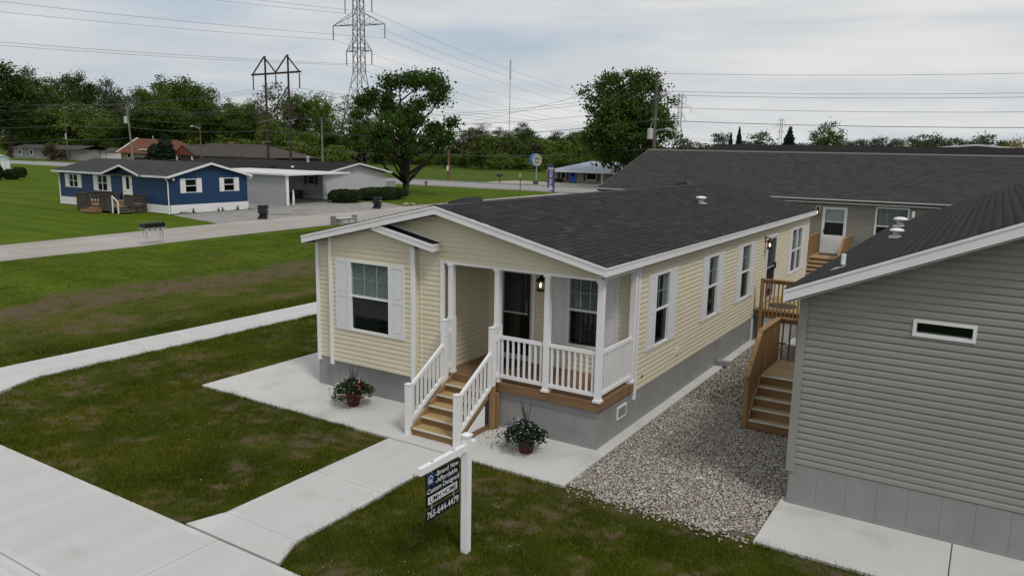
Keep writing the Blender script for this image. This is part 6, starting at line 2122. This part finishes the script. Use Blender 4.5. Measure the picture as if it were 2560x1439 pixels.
Fh = thing('stone_house', 'low stone house with pale metal hip roof and bright blue door', 'house', (-52, 109, 0))
FF = ((0, 105, 0), (1, 0, 0), (0, -1, 0))
MB().box(-59.2, -42, 105, 114, -.05, 2.0).build('wall', 'wall_tan', Fh)
MB().add([(-60, 103.6, 1.95), (-41, 103.6, 1.95), (-41, 114.8, 1.95), (-60, 114.8, 1.95), (-54.4, 109, 3.6), (-46, 109, 3.6), (-60, 103.6, 1.72), (-41, 103.6, 1.72)], [(0, 1, 5, 4), (1, 2, 5), (2, 3, 4, 5), (0, 4, 3), (0, 6, 7, 1)]).build('roof', 'roof_metal', Fh)
fascia(Fh, (-60, 103.6, 1.97), (-41, 103.6, 1.97), h=.25)
do = MB().pb(FF, -56.35, -55.0, 0, .08, -.02, 1.80).build('door', 'door_blue', Fh)
MB().pb(FF, -55.98, -55.4, .08, .1, 1.0, 1.65).build('pane', 'interior', do)
for a in (-58.0, -53.1):
    wo = MB().pb(FF, a, a + 1.0 + (a > -55) * .9, 0, .08, .5, 1.72).build('window', 'skirt_white', Fh)
    MB().pb(FF, a + .1, a + .9 + (a > -55) * .9, .08, .1, .6, 1.62).build('pane', 'interior', wo)
    for b_ in (a - .55, a + 1.05 + (a > -55) * .9):
        MB().pb(FF, b_, b_ + .48, 0, .06, .4, 1.75).build('shutter', 'black_metal', Fh)
for x in (-59.6, -49.6):
    MB().box(x - .08, x + .08, 103.7, 103.86, -.05, 1.75).build('porch_post', 'skirt_white', Fh)
hedge('clipped_hedge', 'low dark bush below the windows of the stone house', -57.8, 104.0, .7, .5, .7, 8, 700, .15)

# ------------------------------------------------------------------ street furniture along the far road
rs_ = thing('round_sign', 'round cream and blue pole sign by the stone house forecourt', 'sign', (-56.2, 93.6, 0))
MB().tube([(-56.2, 93.6, -.1), (-56.2, 93.6, 2.75)], .11, 10).build('pole', 'cabinet', rs_)
ang = math.radians(68)
nv = Vector((math.sin(ang), -math.cos(ang), 0))
c0 = Vector((-56.35, 93.6, 3.75))
MB().tube([c0 - nv * .45, c0 + nv * .28], .98, 24).build('drum', 'disc_blue', rs_)
fc = MB().tube([c0 + nv * .28, c0 + nv * .33], .93, 24).build('face', 'disc_cream', rs_)
ua = Vector((nv.y, -nv.x, 0)) * -1
FRS = (tuple(c0 + nv * .34), tuple(ua), tuple(nv))
MB().pb(FRS, -.62, .62, 0, .01, .05, .42).build('face_band', 'disc_yellow', rs_)
MB().pb(FRS, -.5, .1, .01, .018, .12, .35).pb(FRS, .2, .5, .01, .018, .12, .35).build('face_marks', 'disc_blue', rs_)
MB().pb(FRS, -.35, .35, 0, .012, -.55, -.42).pb(FRS, -.55, .55, 0, .012, -.28, -.2).build('face_script', 'steel_dark', rs_)
MB().box(-56.6, -55.9, 93.3, 93.7, -.05, .55).build('base_cabinet', 'steel_dark', rs_)

fg = thing('feather_flag', 'purple feather flag with mirrored for-sale lettering on a pole', 'flag', (-38.7, 68.0, 0))
MB().tube([(-38.7, 68.0, -.1), (-38.72, 68.0, 3.0), (-38.95, 68.0, 3.55), (-39.3, 68.0, 3.75), (-39.65, 68.0, 3.72)], .025, 6).build('pole', 'steel_dark', fg)
FFl = ((-38.75, 68.0, 0), (1, 0, 0), (0, -1, 0))
MB().prism([(0, .35), (0, 3.1), (-.18, 3.5), (-.5, 3.72), (-.92, 3.72), (-.95, 3.2), (-.90, .85), (-.72, .60), (-.35, .55)], FFl, -.008, .008).build('banner', 'flag_purple', fg)
text('FOR SALE', .56, FFl, -.22, 3.12, .012, 'flag_print', fg, mirror=True, rot=PI / 2, weight=.012) if False else None
text('FOR SALE', .50, FFl, -.20, .98, .012, 'flag_print', fg, mirror=True, rot=-PI / 2 + PI, weight=.010) if False else None
mtx = text('FOR SALE', .46, FFl, 0, 0, .012, 'flag_print', fg, weight=.012)
# lettering is printed through the cloth and seen from behind: mirrored, running down the flag
off = fg.location
for v_ in mtx.data.vertices:
    a_, z_ = v_.co.x + off.x + 38.75, v_.co.z
    v_.co.x = -.66 + z_ * 1.25 - 38.75 - off.x
    v_.co.z = 3.02 - a_ * 1.02
MB().pb(FFl, -.86, -.10, .009, .012, 3.10, 3.28).pb(FFl, -.80, -.18, .009, .012, .66, .90).prism([(-.84, .90), (-.14, .90), (-.49, 1.12)], FFl, .009, .012).build('print', 'flag_print', fg)

hy = thing('fire_hydrant', 'small red fire hydrant on the grass beside the far road', 'hydrant', (-62.5, 73.7, 0))
MB()._lathe((-62.5, 73.7, -.05), [(.17, 0), (.17, .06), (.11, .08), (.12, .5), (.17, .52), (.17, .6), (.13, .72), (.05, .8), (.05, .88)], 12).build('barrel', 'hydrant_red', hy)
MB().tube([(-62.75, 73.7, .5), (-62.25, 73.7, .5)], .08, 8).build('outlet', 'hydrant_red', hy)
mb2 = thing('roadside_mailbox', 'black mailbox on a post at the field side of the far road', 'mailbox', (-62.0, 91.9, 0))
MB().box(-62.06, -61.94, 91.84, 91.96, -.1, 1.05).build('post', 'steel_dark', mb2)
MB().prism([(-62.35 + .35 + .3 * math.cos(a), 1.25 + .18 * math.sin(a)) for a in np.linspace(0, PI, 8)] + [(-62.3, 1.02), (-61.7, 1.02)], ((0, 91.9, 0), (1, 0, 0), (0, -1, 0)), -.4, .4).build('box', 'black_metal', mb2)
sp_ = thing('marker_post', 'thin dark marker post on the near verge of the far road', 'post', (-47.7, 76.0, 0))
MB().box(-47.74, -47.66, 74.9, 74.98, -.1, 2.2).build('post', 'steel_dark', sp_)
MB().box(-47.85, -47.55, 74.86, 74.89, 1.7, 2.2).build('plate', 'galv', sp_)

# ------------------------------------------------------------------ poles, pylons and lines
PY = 93.0


def utility_pole(label, x, h, m='pole_wood', arms=(), transformer=None, lamp=None, lean=0.0, sign=None, r=.17, braces=False):
    t = thing('utility_pole', label, 'pole', (x, PY, 0))
    tp = Vector((x + lean, PY, h))
    MB().tube([(x, PY, -.2), tp], [r, r * .68], 10).build('pole', m, t)
    for z, w, tilt in arms:
        xx = x + lean * z / h
        MB().bar((xx - w / 2, PY - .16, z - tilt), (xx + w / 2, PY - .16, z + tilt), .13).build('crossarm', 'wood_grey', t)
        for s in (-1, 1):
            MB()._lathe((xx + s * w * .46, PY - .16, z + s * tilt + .06), [(.06, 0), (.09, .08), (.05, .2)], 8).build('insulator', 'galv', t)
    if transformer:
        z, s = transformer
        xx = x + lean * z / h + s * .55
        q = MB()._lathe((xx, PY - .25, z - .75), [(.42, 0), (.45, .05), (.45, 1.35), (.40, 1.45), (.2, 1.5)], 14).build('transformer', 'galv', t)
        MB().tube([(xx, PY - .25, z + .7), (xx + .05, PY - .25, z + 1.2), (x, PY - .2, z + 2.2)], .05, 6).build('bushing', 'galv', q)
    if lamp:
        z, s = lamp
        xx = x + lean * z / h
        q = MB().tube([(xx, PY - .15, z), (xx + s * .7, PY - .3, z + .45), (xx + s * 1.9, PY - .4, z + .55)], .06, 6).build('lamp_arm', 'galv', t)
        MB().tube([(xx + s * 1.7, PY - .4, z + .58), (xx + s * 2.2, PY - .4, z + .56), (xx + s * 2.7, PY - .4, z + .48)], [.10, .20, .06], 8).build('lamp_head', 'galv', q)
    if sign:
        z0, z1 = sign
        MB().box(x - .2, x + .2, PY - .3, PY - .26, z0, z1).build('plate', 'sign_white', t)
    return t


utility_pole('wooden utility pole with crossarm in front of the low grey house', -190.8, 14.4, 'pole_wood', [(12.9, 3.2, .35), (9.0, 2.4, 0)], sign=(5.6, 7.0), lean=-.4)
utility_pole('leaning wooden utility pole with grey transformer by the red-roofed house', -163.4, 13.7, 'wood_grey', transformer=(10.2, -1), lean=-1.2, r=.22)
utility_pole('slender wooden pole with a street lamp arm before the hip-roofed house', -138.6, 9.4, 'pole_wood', lamp=(8.3, -1))
utility_pole('plain wooden pole standing between the twin-pole frame and the maple', -102.6, 10.4, 'wood_grey', r=.18)
utility_pole('reddish wooden pole with a white plate beside the maple crown', -73.0, 8.9, 'pole_red', sign=(1.6, 2.4), r=.22)
utility_pole('tall wooden pole with transformer and lamp in front of the shade tree', -36.5, 16.4, 'pole_wood', [(12.8, 3.6, .45), (9.8, 1.0, 0)], transformer=(7.9, -1), lamp=(8.0, 1), lean=-.1, r=.30)


def wire(name, label, pts, r, sag, n=10, group=None):
    out_ = []
    for (p, q), s in zip(zip(pts[:-1], pts[1:]), sag):
        for k in range(n):
            t = k / n
            p_ = np.array(p) * (1 - t) + np.array(q) * t
            out_.append(p_ - np.array([0, 0, 4 * s * t * (1 - t)]))
    out_.append(np.array(pts[-1]))
    o = MB().tube(out_, r, 4, False).build(name, 'wire')
    return tag(o, label, 'power line', group)


PX = [-330, -190.8, -164.3, -117.6, -102.6, -73.0, -36.6, 60]
ZW = [('topmost overhead wire along the far road from pole to pole', [15.2, 14.4, 13.6, 12.6, 10.4, 8.9, 16.2, 15.6]),
      ('upper overhead wire of the crossarms along the far road', [14.8, 13.2, 12.6, 12.0, 10.0, 11.0, 13.8, 13.8]),
      ('second overhead wire of the crossarms along the far road', [14.0, 12.9, 12.2, 11.6, 9.8, 10.7, 13.3, 13.4]),
      ('middle overhead wire along the far road', [11.0, 11.2, 10.5, 9.6, 9.4, 9.2, 11.6, 11.9]),
      ('heavy lower cable along the far road', [9.2, 9.0, 8.6, 8.0, 7.6, 7.4, 9.8, 10.3]),
      ('lowest sagging cable along the far road', [3.8, 5.6, 6.2, 5.2, 4.6, 4.2, 5.8, 5.2])]
for i, (lab, zz) in enumerate(ZW):
    wire('power_line', lab, [(x, PY - .2, z) for x, z in zip(PX, zz)], (.020, .022, .022, .022, .038, .034)[i], [1.2, .3, .6, .2, .3, .5, 1.2], group='wires along the far road')

# twin-pole transmission frame
Hf = thing('twin_pole_pylon', 'dark twin-pole transmission frame with peaked braces and hanging insulators', 'pylon', (-114.4, PY, 0))
h1, h2 = -117.6, -111.2
for x in (h1, h2):
    MB().tube([(x, PY, -.2), (x, PY, 22.2)], [.27, .17], 10).build('pole', 'pole_dark', Hf)
    MB().bar((x, PY - .25, 22.0), (x - 3.3, PY - .25, 18.9), .20).bar((x, PY - .25, 22.0), (x + 3.3, PY - .25, 18.9), .20).build('brace', 'pole_dark', Hf)
    MB().bar((x - 2.0, PY - .3, 9.6), (x + 2.2, PY - .3, 10.2), .16).build('lower_arm', 'wood_grey', Hf)
    MB().bar((x - 1.3, PY - .3, 5.9), (x + 1.3, PY - .3, 5.9), .14).build('lower_arm', 'wood_grey', Hf)
MB().bar((h1 - 3.7, PY - .25, 18.75), (h2 + 3.7, PY - .25, 18.9), .26, .34).build('crossarm', 'pole_dark', Hf)
MB().bar((h1 + .2, PY, 9.8), (h2 - .1, PY, 16.5), .14).build('knee_brace', 'pole_dark', Hf)
IX = (h1 - 3.3, (h1 + h2) / 2, h2 + 3.3)
for x in IX:
    MB().tube([(x, PY - .25, 18.6), (x, PY - .25, 15.9)], .12, 7).build('insulator', 'steel_dark', Hf)
for x, lab in zip(IX, ('outer conductor hanging from the far-left insulator of the twin-pole frame', 'middle conductor of the twin-pole frame', 'outer conductor hanging from the insulator nearest the lattice tower')):
    wire('transmission_line', lab, [(x - 170, PY + 25, 17.5), (x, PY - .25, 15.9), (x + 120, PY + 330, 15.5)], .024, [2.0, 7.0], 14, 'conductors of the twin-pole frame')


# lattice towers
def lattice_tower():
    t = thing('lattice_tower', 'tall steel lattice transmission tower with three crossarms beside the wood', 'pylon', (0, 0, 0), 'lattice towers')
    lv = [0, 6, 12, 18, 23.4, 27.5, 31, 35, 39, 43, 47, 51]
    hw = lambda z: np.interp(z, [0, 27.5, 51], [5.4, 1.35, 1.15])
    S_ = [(1, 1), (-1, 1), (-1, -1), (1, -1)]
    for a, b in S_:
        MB().bar((a * hw(0), b * hw(0), -.2), (a * hw(27.5), b * hw(27.5), 27.5), .16).bar((a * hw(27.5), b * hw(27.5), 27.5), (a * 1.15, b * 1.15, 51), .19).build('leg', 'steel_dark', t)
    for k in range(4):
        (a, b), (c, d) = S_[k], S_[(k + 1) % 4]
        br = MB()
        for z0, z1 in zip(lv[:-1], lv[1:]):
            for p, q, r_, s_ in ((a, b, c, d), (c, d, a, b)):
                br.bar((p * hw(z0), q * hw(z0), z0), (r_ * hw(z1), s_ * hw(z1), z1), .085)
        for z in (18, 27.5, 34.5, 39.5, 45.5):
            br.bar((a * hw(z), b * hw(z), z), (c * hw(z), d * hw(z), z), .09)
        br.build('bracing', 'steel_dark', t)
    tips = []
    for z, half, rise_ in ((33.5, 4.4, 3.6), (41.0, 8.9, 3.6), (48.5, 4.6, 3.2)):
        for s in (-1, 1):
            q = MB()
            w_ = hw(z)
            tip = (s * half, 0, z)
            for b in (-1, 1):
                q.bar((s * w_, b * w_, z), tip, .16)
                q.bar((s * w_, b * w_, z + rise_), tip, .12)
            for f in (.33, .62):
                px_ = s * (w_ + (half - w_) * f)
                q.bar((px_, 0, z), (px_, 0, z + rise_ * (1 - f)), .07)
                q.bar((s * (w_ + (half - w_) * (f - .3)), 0, z), (px_, 0, z + rise_ * (1 - f)), .07)
            q.build('crossarm', 'steel_dark', t)
            MB().tube([(s * half, 0, z - .1), (s * half - s * .05, 0, z - 4.0)], .16, 6).build('insulator', 'steel', t)
            tips.append((s * half, z - 4.0))
    return t, tips


p1, p2, p3 = np.array([-161.5, 166.0]), np.array([-215.0, 588.0]), np.array([-238.0, 1022.0])
d12 = (p2 - p1) / np.linalg.norm(p2 - p1)
p0 = p1 - d12 * 330 + np.array([-95, 0])
tw, tips = lattice_tower()
ths = [math.atan2(-d12[0], d12[1])] * 3
rot1 = math.radians(12)
tw.location = (p1[0], p1[1], 0)
tw.rotation_euler[2] = rot1
for p, lab in ((p2, 'second lattice tower of the line, partly hidden by the shade tree'), (p3, 'farthest small lattice tower on the skyline')):
    c = copy_tree(tw)
    c['label'] = lab
    c.location = (p[0], p[1], 0)
    c.rotation_euler[2] = math.radians(4)


def tip_at(p, rz, a, z):
    return (p[0] + math.cos(rz) * a, p[1] + math.sin(rz) * a, z)


for (a, z), lab in zip(tips, ('lower left', 'lower right', 'middle left', 'middle right', 'upper left', 'upper right')):
    wire('high_voltage_line', 'thin high-voltage conductor hanging from the %s arm of the lattice tower' % lab, [tip_at(p0, rot1, a, z + 2), tip_at(p1, rot1, a, z), tip_at(p2, .07, a, z), tip_at(p3, .07, a, z)], .034, [6, 10, 10], 16, 'lattice tower conductors')
ms = thing('radio_mast', 'very thin distant radio mast rising beyond the wood', 'mast', (-345, 540, 0))
q = MB().tube([(-345, 540, 0), (-345, 540, 70)], [.45, .35], 4).build('mast', 'galv', ms)
MB().tube([(-345, 540, 62), (-345, 540, 78)], .8, 4).build('antenna', 'galv', ms)
